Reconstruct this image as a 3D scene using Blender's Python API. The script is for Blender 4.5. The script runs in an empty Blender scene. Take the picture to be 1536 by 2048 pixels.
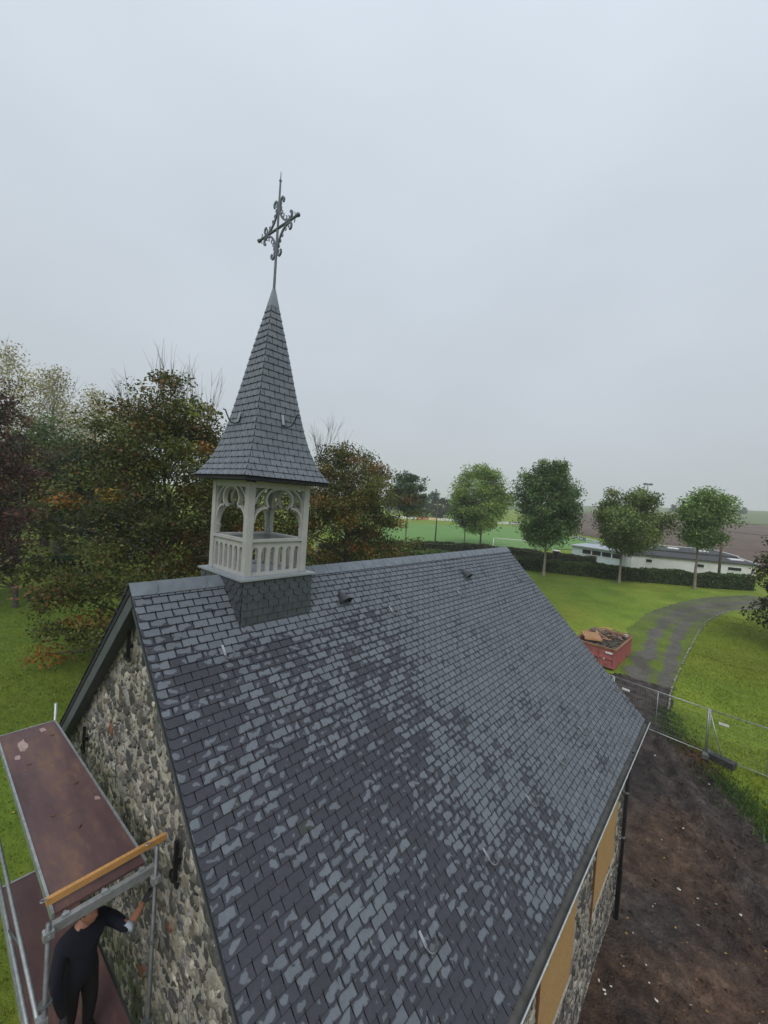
import bpy, bmesh, math, random
import numpy as np
from mathutils import Matrix, Vector
R_ = math.radians
random.seed(7)
S = bpy.context.scene
COL = S.collection

# ------------------------------------------------------------------ camera
CAM = np.array([6.3648, -1.9703, 10.6524])
CR = np.array([0.751738, 0.655858, 0.068844])
CU = np.array([-0.070727, -0.023609, 0.997216])
CF = np.array([-0.655658, 0.754515, -0.028638])
FPX = 806.61
cd = bpy.data.cameras.new('camera'); cam = bpy.data.objects.new('camera', cd); COL.objects.link(cam)
cd.sensor_fit = 'HORIZONTAL'; cd.sensor_width = 36.0; cd.lens = FPX / 1536 * 36
cd.clip_start = 0.05; cd.clip_end = 6000
cam.matrix_world = Matrix(((CR[0], CU[0], -CF[0], CAM[0]), (CR[1], CU[1], -CF[1], CAM[1]), (CR[2], CU[2], -CF[2], CAM[2]), (0, 0, 0, 1)))
S.camera = cam
S.render.resolution_x = 768; S.render.resolution_y = 1024

# ------------------------------------------------------------------ sky and sun (overcast)
W = bpy.data.worlds.new('World'); S.world = W; W.use_nodes = True
nt = W.node_tree; nt.nodes.clear()
def N(t, **k):
    n = nt.nodes.new(t)
    for a, b in k.items(): setattr(n, a, b)
    return n
out = N('ShaderNodeOutputWorld'); bg = N('ShaderNodeBackground')
sky = N('ShaderNodeTexSky'); sky.sky_type = 'NISHITA'; sky.sun_disc = False
sky.sun_elevation = R_(48); sky.sun_rotation = R_(150); sky.air_density = 1.0; sky.dust_density = 4.0
sc = N('ShaderNodeVectorMath', operation='SCALE'); sc.inputs['Scale'].default_value = 0.09
nt.links.new(sky.outputs[0], sc.inputs[0])
tc = N('ShaderNodeTexCoord'); sp = N('ShaderNodeSeparateXYZ'); nt.links.new(tc.outputs['Generated'], sp.inputs[0])
mp = N('ShaderNodeMapping'); mp.inputs['Scale'].default_value = (1.6, 1.6, 3.0); nt.links.new(tc.outputs['Generated'], mp.inputs[0])
nz = N('ShaderNodeTexNoise'); nz.inputs['Scale'].default_value = 1.3; nz.inputs['Detail'].default_value = 4; nz.inputs['Roughness'].default_value = .45
nt.links.new(mp.outputs[0], nz.inputs['Vector'])
rp = N('ShaderNodeValToRGB'); nt.links.new(sp.outputs['Z'], rp.inputs[0])
els = rp.color_ramp.elements
els[0].position = 0.0; els[0].color = (.485, .52, .55, 1); els[1].position = .9; els[1].color = (.70, .78, .87, 1)
e = els.new(.22); e.color = (.525, .57, .62, 1)
e = els.new(.55); e.color = (.60, .665, .735, 1)
mr = N('ShaderNodeMapRange'); mr.inputs[1].default_value = .3; mr.inputs[2].default_value = .7; mr.inputs[3].default_value = .95; mr.inputs[4].default_value = 1.045
nt.links.new(nz.outputs['Fac'], mr.inputs[0])
s2 = N('ShaderNodeVectorMath', operation='SCALE'); nt.links.new(rp.outputs[0], s2.inputs[0]); nt.links.new(mr.outputs[0], s2.inputs['Scale'])
mx = N('ShaderNodeMix', data_type='RGBA'); mx.inputs[0].default_value = .9
nt.links.new(sc.outputs[0], mx.inputs[6]); nt.links.new(s2.outputs[0], mx.inputs[7])
nt.links.new(mx.outputs[2], bg.inputs['Color']); bg.inputs['Strength'].default_value = 1.0
nt.links.new(bg.outputs[0], out.inputs[0])
sl = bpy.data.lights.new('sun', 'SUN'); sl.energy = 1.4; sl.angle = R_(30); sl.color = (1, .97, .93)
so = bpy.data.objects.new('sun', sl); COL.objects.link(so)
so.rotation_euler = (R_(42), 0, R_(35)); so.location = (30, -30, 60)
vs = S.view_settings; vs.view_transform = 'Standard'; vs.look = 'None'; vs.gamma = 1; vs.exposure = 0.18
vs.use_curve_mapping = False

S.cycles.volume_bounces = 3; S.cycles.max_bounces = 8
# ------------------------------------------------------------------ maths helpers
RIDGE = 9.2; TH = R_(43.95); LEN = 12.44; SLOPE = 6.6
def vnoise(x, y, scale, seed=0, octaves=3):
    x = np.asarray(x, float); y = np.asarray(y, float)
    tot = np.zeros(np.broadcast(x, y).shape); amp = 1; norm = 0
    for o in range(octaves):
        g = np.random.default_rng(seed * 131 + o).random((256, 256))
        fx = x / scale; fy = y / scale; ix = np.floor(fx).astype(int); iy = np.floor(fy).astype(int)
        tx = fx - ix; ty = fy - iy; tx = tx * tx * (3 - 2 * tx); ty = ty * ty * (3 - 2 * ty)
        a = g[ix % 256, iy % 256]; b = g[(ix + 1) % 256, iy % 256]; c = g[ix % 256, (iy + 1) % 256]; d = g[(ix + 1) % 256, (iy + 1) % 256]
        tot = tot + amp * ((a * (1 - tx) + b * tx) * (1 - ty) + (c * (1 - tx) + d * tx) * ty); norm += amp
        amp *= .5; scale *= .5
    return tot / norm
def sstep(a, b, x):
    t = np.clip((np.asarray(x, float) - a) / (b - a), 0, 1); return t * t * (3 - 2 * t)
def gz(x, y):
    """terrain height: level round the chapel, rising gently, a long hill far off to the east"""
    x = np.asarray(x, float); y = np.asarray(y, float)
    r = np.hypot(x - 3, y - 4)
    q = np.maximum(r - 7, 0); q = q * q / (q + 3)
    z = 3.4 * (1 - np.exp(-q / 27))
    az = np.arctan2(x - CAM[0], y - CAM[1])           # 0 = along the ridge, negative towards the west
    slope = .016 + .034 * sstep(-.75, .12, az)
    far = np.maximum(r - 120, 0); far = far * far / (far + 60)
    return z + slope * far * (1 - .45 * sstep(500, 1200, far))
def ray(px, py): return (px - 768) / FPX * CR - (py - 1024) / FPX * CU + CF
def G(px, py):
    """ground point seen at a pixel of the photograph"""
    d = ray(px, py); lo, hi = 1.0, None
    t = 1.0
    while t < 3000:
        P = CAM + d * t
        if P[2] < gz(P[0], P[1]): hi = t; break
        lo = t; t *= 1.03
    if hi is None: hi = 3000
    for _ in range(40):
        m = .5 * (lo + hi); P = CAM + d * m
        if P[2] < gz(P[0], P[1]): hi = m
        else: lo = m
    P = CAM + d * hi
    return np.array([P[0], P[1], float(gz(P[0], P[1]))])
def at_depth(px, py, base):
    """point on the pixel's ray, at the horizontal distance of a ground point"""
    d = ray(px, py); t = np.hypot(*(np.array(base[:2]) - CAM[:2])) / np.hypot(d[0], d[1]); return CAM + d * t
def away(px, dist):
    """ground point at a given distance in the direction of a picture column (on the horizon)"""
    d = ray(px, 1001 + (px - 768) * .069); d = d / np.hypot(d[0], d[1]); P = CAM + d * dist
    return np.array([P[0], P[1], float(gz(P[0], P[1]))])
def project(P):
    P = np.atleast_2d(P) - CAM; zc = P @ CF
    return np.c_[768 + FPX * (P @ CR) / zc, 1024 - FPX * (P @ CU) / zc], zc

# ------------------------------------------------------------------ mesh helpers
class MB:
    def __init__(s): s.v = []; s.f = []
    def add(s, v, f):
        o = len(s.v); s.v += [tuple(map(float, p)) for p in v]; s.f += [tuple(i + o for i in q) for q in f]; return s
    def box(s, a, b):
        (x0, y0, z0), (x1, y1, z1) = a, b
        return s.add([(x0, y0, z0), (x1, y0, z0), (x1, y1, z0), (x0, y1, z0), (x0, y0, z1), (x1, y0, z1), (x1, y1, z1), (x0, y1, z1)],
                     [(0, 3, 2, 1), (4, 5, 6, 7), (0, 1, 5, 4), (1, 2, 6, 5), (2, 3, 7, 6), (3, 0, 4, 7)])
    def bar(s, p, q, w, h, up=(0, 0, 1)):
        p = np.array(p, float); q = np.array(q, float); d = q - p; d = d / np.linalg.norm(d)
        a = np.cross(d, up); a = a / np.linalg.norm(a); b = np.cross(a, d)
        c = [(-w / 2, -h / 2), (w / 2, -h / 2), (w / 2, h / 2), (-w / 2, h / 2)]
        return s.add([p + a * i + b * j for i, j in c] + [q + a * i + b * j for i, j in c], [(0, 1, 2, 3), (7, 6, 5, 4), (0, 4, 5, 1), (1, 5, 6, 2), (2, 6, 7, 3), (3, 7, 4, 0)])
    def tube(s, pts, r, seg=8, closed_ends=True):
        pts = [np.array(p, float) for p in pts]; n = len(pts); rr = r if hasattr(r, '__len__') else [r] * n
        o = len(s.v); prev = None
        for i, p in enumerate(pts):
            d = pts[min(i + 1, n - 1)] - pts[max(i - 1, 0)]; d = d / (np.linalg.norm(d) + 1e-12)
            if prev is None:
                a = np.cross(d, (0, 0, 1)); 
                if np.linalg.norm(a) < 1e-3: a = np.cross(d, (0, 1, 0))
            else: a = prev - d * (prev @ d)
            a = a / (np.linalg.norm(a) + 1e-12); prev = a; b = np.cross(d, a)
            for k in range(seg):
                t = 2 * math.pi * k / seg; s.v.append(tuple(p + rr[i] * (a * math.cos(t) + b * math.sin(t))))
        for i in range(n - 1):
            for k in range(seg):
                k2 = (k + 1) % seg; s.f.append((o + i * seg + k, o + i * seg + k2, o + (i + 1) * seg + k2, o + (i + 1) * seg + k))
        if closed_ends:
            s.f.append(tuple(o + k for k in reversed(range(seg)))); s.f.append(tuple(o + (n - 1) * seg + k for k in range(seg)))
        return s
    def prism(s, poly, off):
        """polygon (list of 3-D points) extruded by vector off"""
        n = len(poly); p = [np.array(q, float) for q in poly]; o = np.array(off, float)
        return s.add(p + [q + o for q in p], [tuple(reversed(range(n))), tuple(range(n, 2 * n))] + [(i, (i + 1) % n, n + (i + 1) % n, n + i) for i in range(n)])
    def sweep(s, pts, w, depth, ax):
        """flat bar of width w (in the plane of pts) and depth along ax, following pts"""
        pts = [np.array(p, float) for p in pts]; ax = np.array(ax, float); n = len(pts); o = len(s.v)
        for i, p in enumerate(pts):
            d = pts[min(i + 1, n - 1)] - pts[max(i - 1, 0)]; d = d / np.linalg.norm(d); m = np.cross(ax, d)
            for a, b in ((-1, -1), (1, -1), (1, 1), (-1, 1)): s.v.append(tuple(p + m * w / 2 * a + ax * depth / 2 * b))
        for i in range(n - 1):
            for k in range(4):
                k2 = (k + 1) % 4; s.f.append((o + 4 * i + k, o + 4 * i + k2, o + 4 * i + 4 + k2, o + 4 * i + 4 + k))
        s.f.append((o + 3, o + 2, o + 1, o)); e = o + 4 * (n - 1); s.f.append((e, e + 1, e + 2, e + 3)); return s
    def mesh(s, name):
        m = bpy.data.meshes.new(name); m.from_pydata(s.v, [], s.f); m.update()
        b = bmesh.new(); b.from_mesh(m); bmesh.ops.recalc_face_normals(b, faces=b.faces); b.to_mesh(m); b.free(); return m
def tag(o, label=None, cat=None, group=None, kind=None):
    if label: o['label'] = label
    if cat: o['category'] = cat
    if group: o['group'] = group
    if kind: o['kind'] = kind
    return o
def link(name, data, parent=None):
    o = bpy.data.objects.new(name, data); COL.objects.link(o)
    if parent is not None:
        o.parent = parent
        if parent.type == 'EMPTY': o.matrix_parent_inverse = parent.matrix_basis.inverted()
    return o
def obj(name, mb, mat, parent=None, smooth=False):
    m = mb.mesh(name) if isinstance(mb, MB) else mb
    if mat is not None and not m.materials: m.materials.append(mat)
    if smooth: m.polygons.foreach_set('use_smooth', [True] * len(m.polygons))
    return link(name, m, parent)
def root(name, loc, label, cat, group=None):
    o = bpy.data.objects.new(name, None); COL.objects.link(o); o.location = tuple(map(float, loc)); o.empty_display_size = .3
    o.matrix_basis = Matrix.Translation(Vector(tuple(map(float, loc))))
    return tag(o, label, cat, group)
def npmesh(name, V, F, mat=None, col=None, smooth=False):
    """V (n,3), F (m,k) numpy -> mesh; col (n,3) as point colour attribute 'tint'"""
    m = bpy.data.meshes.new(name); n, k = len(F), F.shape[1]
    m.vertices.add(len(V)); m.vertices.foreach_set('co', np.ascontiguousarray(V, dtype=np.float32).ravel())
    m.loops.add(n * k); m.loops.foreach_set('vertex_index', np.ascontiguousarray(F, dtype=np.int32).ravel())
    m.polygons.add(n); m.polygons.foreach_set('loop_start', np.arange(0, n * k, k, dtype=np.int32))
    if smooth: m.polygons.foreach_set('use_smooth', np.ones(n, dtype=bool))
    m.update(calc_edges=True)
    if col is not None:
        a = m.color_attributes.new('tint', 'FLOAT_COLOR', 'POINT')
        a.data.foreach_set('color', np.c_[col, np.ones(len(col))].astype(np.float32).ravel())
    if mat: m.materials.append(mat)
    return m
def spline(P, n=8):
    P = [np.array(p, float) for p in P]; Q = [2 * P[0] - P[1]] + P + [2 * P[-1] - P[-2]]; out_ = []
    for i in range(1, len(Q) - 2):
        for t in np.linspace(0, 1, n, endpoint=False):
            p0, p1, p2, p3 = Q[i - 1:i + 3]; out_.append(.5 * (2 * p1 + (p2 - p0) * t + (2 * p0 - 5 * p1 + 4 * p2 - p3) * t * t + (3 * p1 - p0 - 3 * p2 + p3) * t ** 3))
    return out_ + [P[-1]]
def join_pieces(pieces):
    """pieces: list of (V (n,3), faces list) -> MB"""
    b = MB()
    for V, Fs in pieces: b.add(V, Fs)
    return b

# ------------------------------------------------------------------ material helper
class Mat:
    def __init__(s, name, rough=.7, metal=0.0, spec=.5):
        s.m = bpy.data.materials.new(name); s.m.use_nodes = True; s.t = s.m.node_tree; s.t.nodes.clear()
        s.o = s.n('ShaderNodeOutputMaterial'); s.p = s.n('ShaderNodeBsdfPrincipled'); s.l(s.p.outputs[0], s.o.inputs[0])
        s.p.inputs['Roughness'].default_value = rough; s.p.inputs['Metallic'].default_value = metal; s.p.inputs['Specular IOR Level'].default_value = spec
        s._pos = None
    def n(s, t, **k):
        x = s.t.nodes.new(t)
        for a, b in k.items(): setattr(x, a, b)
        return x
    def l(s, a, b): s.t.links.new(a, b)
    def pos(s):
        if s._pos is None: s._pos = s.n('ShaderNodeNewGeometry').outputs['Position']
        return s._pos
    def val(s, x): 
        v = s.n('ShaderNodeValue'); v.outputs[0].default_value = x; return v.outputs[0]
    def math(s, op, a, b=None, c=None, clamp=False):
        x = s.n('ShaderNodeMath', operation=op); x.use_clamp = clamp
        for i, q in enumerate((a, b, c)):
            if q is None: continue
            if isinstance(q, (int, float)): x.inputs[i].default_value = q
            else: s.l(q, x.inputs[i])
        return x.outputs[0]
    def noise(s, scale, detail=3, rough=.55, vec=None, stretch=None, out='Fac', distort=0):
        x = s.n('ShaderNodeTexNoise'); x.inputs['Scale'].default_value = scale; x.inputs['Detail'].default_value = detail; x.inputs['Roughness'].default_value = rough
        x.inputs['Distortion'].default_value = distort
        v = vec or s.pos()
        if stretch:
            q = s.n('ShaderNodeMapping'); q.inputs['Scale'].default_value = stretch; s.l(v, q.inputs[0]); v = q.outputs[0]
        s.l(v, x.inputs['Vector']); return x.outputs[out]
    def ramp(s, fac, stops):
        x = s.n('ShaderNodeValToRGB'); s.l(fac, x.inputs[0]); e = x.color_ramp.elements
        while len(e) < len(stops): e.new(.5)
        for i, (p, c) in enumerate(stops): e[i].position = p; e[i].color = (*c, 1) if len(c) == 3 else c
        return x.outputs[0]
    def mix(s, fac, a, b, mode='MIX'):
        x = s.n('ShaderNodeMix', data_type='RGBA', blend_type=mode)
        for q, i in ((fac, 0), (a, 6), (b, 7)):
            if isinstance(q, (int, float)): x.inputs[i].default_value = q
            elif isinstance(q, tuple): x.inputs[i].default_value = (*q, 1)
            else: s.l(q, x.inputs[i])
        return x.outputs[2]
    def map(s, v, a, b, c, d, smooth=False):
        x = s.n('ShaderNodeMapRange'); x.interpolation_type = 'SMOOTHSTEP' if smooth else 'LINEAR'
        for i, q in enumerate((v, a, b, c, d)):
            if isinstance(q, (int, float)): x.inputs[i].default_value = q
            else: s.l(q, x.inputs[i])
        return x.outputs[0]
    def attr(s, name='tint'):
        x = s.n('ShaderNodeAttribute'); x.attribute_name = name; return x
    def color(s, c):
        if isinstance(c, tuple): s.p.inputs['Base Color'].default_value = (*c, 1)
        else: s.l(c, s.p.inputs['Base Color'])
        return s
    def rough(s, r): s.l(r, s.p.inputs['Roughness']); return s
    def bump(s, h, strength=.5, dist=.02):
        x = s.n('ShaderNodeBump'); x.inputs['Strength'].default_value = strength; x.inputs['Distance'].default_value = dist; s.l(h, x.inputs['Height']); s.l(x.outputs[0], s.p.inputs['Normal']); return s
def simple(name, c, rough=.7, metal=0., var=.15, scale=8., bump=0., bscale=60., bdist=.005, spec=.5):
    m = Mat(name, rough, metal, spec); k = m.noise(scale, 4)
    lo = tuple(max(0, x * (1 - 2 * var)) for x in c); hi = tuple(x * (1 + 2 * var) for x in c)
    m.color(m.ramp(k, [(.25, lo), (.75, hi)]))
    if bump: m.bump(m.noise(bscale, 4), bump, bdist)
    return m.m
M = {}
E_ = SLOPE / 54; SW = .22
def slate_material(name, roof):
    m = Mat(name, .45, 0, .5); P = m.pos()
    sx = m.n('ShaderNodeSeparateXYZ'); m.l(P, sx.inputs[0]); X, Y, Z = sx.outputs
    fine = m.noise(55, 4, .6)
    if roof:
        ax = m.math('ABSOLUTE', X); zz = m.math('SUBTRACT', Z, RIDGE)
        v = m.math('SUBTRACT', m.math('MULTIPLY', ax, math.cos(TH)), m.math('MULTIPLY', zz, math.sin(TH)))
        row = m.math('FLOOR', m.math('DIVIDE', v, E_)); lv = m.math('FRACT', m.math('DIVIDE', v, E_))
        odd = m.math('MODULO', row, 2.0); uc = m.math('ADD', m.math('DIVIDE', Y, SW), m.math('MULTIPLY', odd, .5))
        lu = m.math('FRACT', uc); col = m.math('FLOOR', uc)
        cx = m.n('ShaderNodeCombineXYZ'); m.l(row, cx.inputs[0]); m.l(col, cx.inputs[1])
        wn = m.n('ShaderNodeTexWhiteNoise', noise_dimensions='2D'); m.l(cx.outputs[0], wn.inputs['Vector']); rnd = wn.outputs['Value']
        du = m.math('MULTIPLY', m.math('MINIMUM', lu, m.math('SUBTRACT', 1.0, lu)), SW)
        dv = m.math('MULTIPLY', m.math('MINIMUM', m.math('ADD', lv, .05), m.math('SUBTRACT', 1.0, lv)), E_)
        edge = m.map(m.math('MINIMUM', du, dv), 0.0, .055, 0.0, 1.0)
        off = m.n('ShaderNodeVectorMath', operation='ADD'); m.l(P, off.inputs[0])
        c3 = m.n('ShaderNodeVectorMath', operation='SCALE'); m.l(wn.outputs['Color'], c3.inputs[0]); c3.inputs['Scale'].default_value = 40; m.l(c3.outputs[0], off.inputs[1])
        blob = m.noise(8.5, 1.5, .4, vec=off.outputs[0], distort=.6)
        big = m.noise(.62, 2, .5); mid = m.noise(2.2, 2, .5, stretch=(1.0, 1.3, .5))
        # drying fronts: the far bays and the courses below the ridge have dried more
        dry1 = m.map(m.math('SUBTRACT', Y, m.math('MULTIPLY', v, .28)), 1.2, 6.2, 0, 1, True)
        dry2 = m.map(v, 1.02, 1.5, 1, 0, True)
        macro = m.math('MAXIMUM', dry1, dry2)
        thr = m.math('ADD', m.math('MULTIPLY', m.math('SUBTRACT', .5, big), .8), m.math('MULTIPLY', m.math('SUBTRACT', .5, mid), .5))
        field = m.math('ADD', m.math('ADD', m.math('MULTIPLY', blob, .95), m.math('MULTIPLY', edge, .26)),
                       m.math('ADD', m.math('MULTIPLY', m.math('SUBTRACT', rnd, .5), .30), m.math('SUBTRACT', m.math('MULTIPLY', macro, .33), thr)))
        rim = m.map(m.math('MINIMUM', du, m.math('MULTIPLY', m.math('MINIMUM', m.math('ADD', lv, .12), m.math('SUBTRACT', 1.0, lv)), E_)), .004, .017, 0, 1, True)
        dry = m.math('MULTIPLY', m.math('ADD', m.math('MULTIPLY', m.map(field, .69, .725, 0, 1, True), .86), m.math('MULTIPLY', m.map(field, .62, .86, 0, 1, True), .14)), rim)
        tone = m.map(wn.outputs['Color'], 0, 1, .84, 1.16)
        grain = m.noise(16, 4, .65, vec=off.outputs[0])
        dcol = m.ramp(grain, [(.2, (.086, .098, .118)), (.5, (.108, .122, .143)), (.8, (.126, .138, .158))])
        wcol = m.ramp(grain, [(.2, (.028, .029, .038)), (.8, (.044, .045, .058))])
        green = m.math('GREATER_THAN', rnd, .988)
        wcol = m.mix(green, wcol, (.036, .042, .036))
        c = m.mix(dry, wcol, dcol)
        tail = m.math('MULTIPLY', m.math('MINIMUM', lv, m.math('SUBTRACT', 1.0, lv)), E_)
        c = m.mix(m.map(tail, .0015, .0075, .85, 0, True), c, (.008, .009, .011))
        sc_ = m.n('ShaderNodeVectorMath', operation='SCALE'); m.l(c, sc_.inputs[0]); m.l(tone, sc_.inputs['Scale'])
        m.color(sc_.outputs[0]); m.rough(m.map(dry, 0, 1, .46, .68))
        m.p.inputs['Specular IOR Level'].default_value = .42
        m.bump(m.math('ADD', grain, m.math('MULTIPLY', fine, .5)), .25, .003)
    else:
        at = m.attr(); g = m.noise(9, 4, .6)
        sc_ = m.n('ShaderNodeVectorMath', operation='SCALE'); m.l(m.ramp(g, [(.25, (.095, .108, .130)), (.75, (.130, .146, .170))]), sc_.inputs[0])
        oi = m.n('ShaderNodeObjectInfo'); m.l(m.map(oi.outputs['Random'], 0, 1, .88, 1.14), sc_.inputs['Scale'])
        m.color(sc_.outputs[0]); m.rough(m.map(g, .3, .7, .38, .55)); m.bump(m.math('ADD', g, m.math('MULTIPLY', fine, .5)), .25, .003)
    return m.m
M['slate'] = slate_material('roof_slate', True)
M['slate_t'] = slate_material('turret_slate', False)
M['slate_curb'] = simple('curb_slate', (.050, .057, .068), .45, 0, .15, 6, .2, 60, .003)
M['slate_edge'] = simple('slate_underlay', (.015, .016, .02), .9)
M['ridge_slate'] = simple('ridge_slate', (.125, .145, .168), .5, 0, .12, 5, .2, 50, .003)
M['zinc'] = simple('zinc_sheet', (.30, .33, .36), .45, .35, .06, 3)
M['lead'] = simple('lead_cap', (.20, .225, .25), .5, .3, .06, 3)
M['paint'] = simple('grey_painted_wood', (.345, .345, .335), .55, 0, .05, 6, .08, 90, .002)
M['fascia'] = simple('grey_board', (.075, .085, .10), .55, 0, .08, 3)
M['iron'] = simple('wrought_iron', (.12, .135, .16), .5, .3, .1, 10)
M['black'] = simple('black_iron', (.010, .010, .011), .5, .3, .1, 10)
M['galv'] = simple('galvanised_steel', (.34, .36, .37), .42, .6, .12, 14)
M['bright'] = simple('bright_zinc_bead', (.55, .57, .58), .35, .6, .08, 8)
M['dullsteel'] = simple('dull_scaffold_steel', (.13, .135, .14), .5, .5, .15, 10)
M['gutter'] = simple('weathered_gutter', (.085, .085, .08), .6, .2, .2, 5)
M['pipe'] = simple('dark_downpipe', (.03, .034, .04), .45, .2, .1, 5)
M['castiron'] = simple('cast_iron_shoe', (.006, .006, .007), .4, 0, .1, 5)

def mortar():
    m = Mat('lime_mortar', .9); a = m.noise(6, 5, .65); b = m.noise(40, 4, .6)
    m.color(m.mix(.35, m.ramp(a, [(.25, (.20, .185, .155)), (.5, (.35, .325, .275)), (.75, (.50, .47, .40))]), m.ramp(b, [(.3, (.13, .12, .10)), (.7, (.50, .465, .40))])))
    m.bump(m.math('ADD', a, m.math('MULTIPLY', b, .6)), .9, .03); return m.m
M['mortar'] = mortar()
def stone_mat():
    m = Mat('flint_rubble', .6); oi = m.n('ShaderNodeObjectInfo'); at = m.attr()
    base = m.mix(1.0, at.outputs['Color'], oi.outputs['Color'], 'ADD'); k = m.noise(22, 5, .65)
    m.color(m.mix(1.0, base, m.ramp(k, [(.25, (.45, .44, .42)), (.6, (1.0, 1.0, 1.0)), (.8, (1.6, 1.55, 1.4))]), 'MULTIPLY'))
    m.bump(m.noise(38, 4, .6), .7, .012); return m.m
M['stone'] = stone_mat()
def osb():
    m = Mat('strand_board', .75); a = m.noise(60, 3, .6, stretch=(1, .35, 1)); b = m.noise(90, 2, .6, stretch=(1, 1, .3)); c = m.noise(2, 3)
    e2 = m.noise(26, 3, .7, stretch=(1, .5, 2)); k = m.math('ADD', m.math('MULTIPLY', m.math('ADD', a, b), .3), m.math('MULTIPLY', e2, .4))
    m.color(m.mix(m.map(c, .3, .7, 0, .35), m.ramp(k, [(.3, (.24, .135, .050)), (.5, (.41, .250, .100)), (.7, (.58, .39, .18))]), (.30, .17, .065)))
    m.bump(k, .4, .004); return m.m
M['osb'] = osb()
def wood(name, c, scale=1.0, rough=.65):
    m = Mat(name, rough); k = m.noise(14 * scale, 5, .65, stretch=(1, 6, 6)); q = m.noise(3, 3)
    m.color(m.ramp(m.math('ADD', m.math('MULTIPLY', k, .7), m.math('MULTIPLY', q, .3)), [(.3, tuple(x * .55 for x in c)), (.5, c), (.7, tuple(x * 1.3 for x in c))])); m.bump(k, .3, .004); return m.m
M['orange'] = wood('orange_toe_board', (.46, .235, .075))
M['brownframe'] = wood('brown_window_frame', (.11, .045, .018))
M['pallet'] = wood('pale_pallet_wood', (.46, .25, .12))
M['oldwood'] = wood('weathered_wood', (.17, .13, .10))
M['redboard'] = wood('red_brown_board', (.20, .075, .055))
def deck_mat():
    m = Mat('phenolic_deck', .55); a = m.noise(1.6, 5, .6, stretch=(.45, 1.6, 1)); b = m.noise(9, 5, .7, stretch=(.5, 1.5, 1)); g = m.noise(120, 2)
    c = m.ramp(a, [(.3, (.065, .034, .036)), (.52, (.098, .052, .052)), (.72, (.13, .072, .062))])
    c = m.mix(m.map(m.math('MULTIPLY', a, b), .24, .42, 0, .55, True), c, (.20, .112, .058))
    c = m.mix(m.map(m.noise(.9, 2), .66, .69, 0, .25, True), c, (.10, .055, .06))
    m.color(c); m.rough(m.map(b, .3, .7, .38, .7)); m.bump(m.math('ADD', g, b), .25, .003); return m.m
M['deck'] = deck_mat()
M['spill'] = simple('pale_mortar_splash', (.33, .24, .22), .8, 0, .15, 20)
def ground_mat(name, stops, big, rough=.9, bscale=25, bstr=.6, bdist=.05, fine=9, stretch=None, mixv=.5):
    m = Mat(name, rough, 0, .2); a = m.noise(big, 4, .6); b = m.noise(fine, 5, .7, stretch=stretch); at = m.attr()
    k = m.math('ADD', m.math('MULTIPLY', a, 1 - mixv), m.math('MULTIPLY', b, mixv))
    m.color(m.mix(1.0, m.ramp(k, stops), at.outputs['Color'], 'MULTIPLY')); m.bump(m.math('ADD', b, m.noise(bscale, 3, .6)), bstr, bdist); return m.m
M['grass'] = ground_mat('mown_grass', [(.30, (.076, .110, .012)), (.45, (.138, .196, .021)), (.58, (.192, .252, .030)), (.72, (.275, .290, .058))], .35, .9, 30, .9, .05, 3.2, (1, 1.8, 1), .6)
M['mud'] = ground_mat('churned_mud', [(.30, (.014, .011, .011)), (.44, (.032, .026, .025)), (.56, (.064, .052, .047)), (.72, (.15, .125, .11))], .45, .75, 12, 1.0, .09, 2.6, None, .62)
M['track'] = ground_mat('cinder_track', [(.30, (.060, .058, .054)), (.5, (.10, .098, .092)), (.7, (.15, .146, .134))], .6, .9, 20, .6, .03, 5)
M['pitch'] = ground_mat('pitch_turf', [(.3, (.105, .215, .055)), (.5, (.122, .240, .064)), (.7, (.145, .262, .075))], .06, .9, 4, .3, .05, .7)
M['plough'] = ground_mat('ploughed_soil', [(.3, (.075, .050, .040)), (.5, (.115, .080, .064)), (.7, (.16, .118, .095))], .03, .9, 1.5, .9, .3, .35, (1, .2, 1))
M['farfield'] = ground_mat('far_grass_field', [(.3, (.10, .135, .055)), (.7, (.15, .18, .085))], .01, .9, 1, .3, .2, .08)
def leaf_mat(name, rough=.55):
    m = Mat(name, rough, 0, .35); at = m.attr(); m.color(at.outputs['Color'])
    tr = m.n('ShaderNodeBsdfTranslucent'); m.l(at.outputs['Color'], tr.inputs[0]); ms = m.n('ShaderNodeMixShader'); ms.inputs[0].default_value = .3
    m.l(m.p.outputs[0], ms.inputs[1]); m.l(tr.outputs[0], ms.inputs[2]); m.l(ms.outputs[0], m.o.inputs[0]); return m.m
M['leaf'] = leaf_mat('leaves')
M['bark'] = simple('bark', (.085, .075, .06), .9, 0, .25, 6, .8, 20, .03)
M['bark_pale'] = simple('pale_bark', (.19, .17, .13), .9, 0, .25, 4, .8, 20, .03)
M['twig'] = simple('bare_twigs', (.24, .22, .20), .9)

# =================================================================== GROUND
NX0, NX1, NY0, NY1, ST = -34., 30., -12., 60., .125
def pip(poly, x, y):
    ins = np.zeros(x.shape, bool); n = len(poly)
    for i in range(n):
        x1, y1 = poly[i][0], poly[i][1]; x2, y2 = poly[(i + 1) % n][0], poly[(i + 1) % n][1]
        c = ((y1 > y) != (y2 > y)) & (x < (x2 - x1) * (y - y1) / (y2 - y1 + 1e-12) + x1); ins ^= c
    return ins
def segdist(poly, x, y):
    d = np.full(x.shape, 1e9)
    for (ax, ay), (bx, by) in zip(poly[:-1], poly[1:]):
        t = np.clip(((x - ax) * (bx - ax) + (y - ay) * (by - ay)) / ((bx - ax) ** 2 + (by - ay) ** 2), 0, 1); d = np.minimum(d, np.hypot(x - ax - t * (bx - ax), y - ay - t * (by - ay)))
    return d
gp = lambda L: [tuple(G(*q)[:2]) for q in L]
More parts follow.
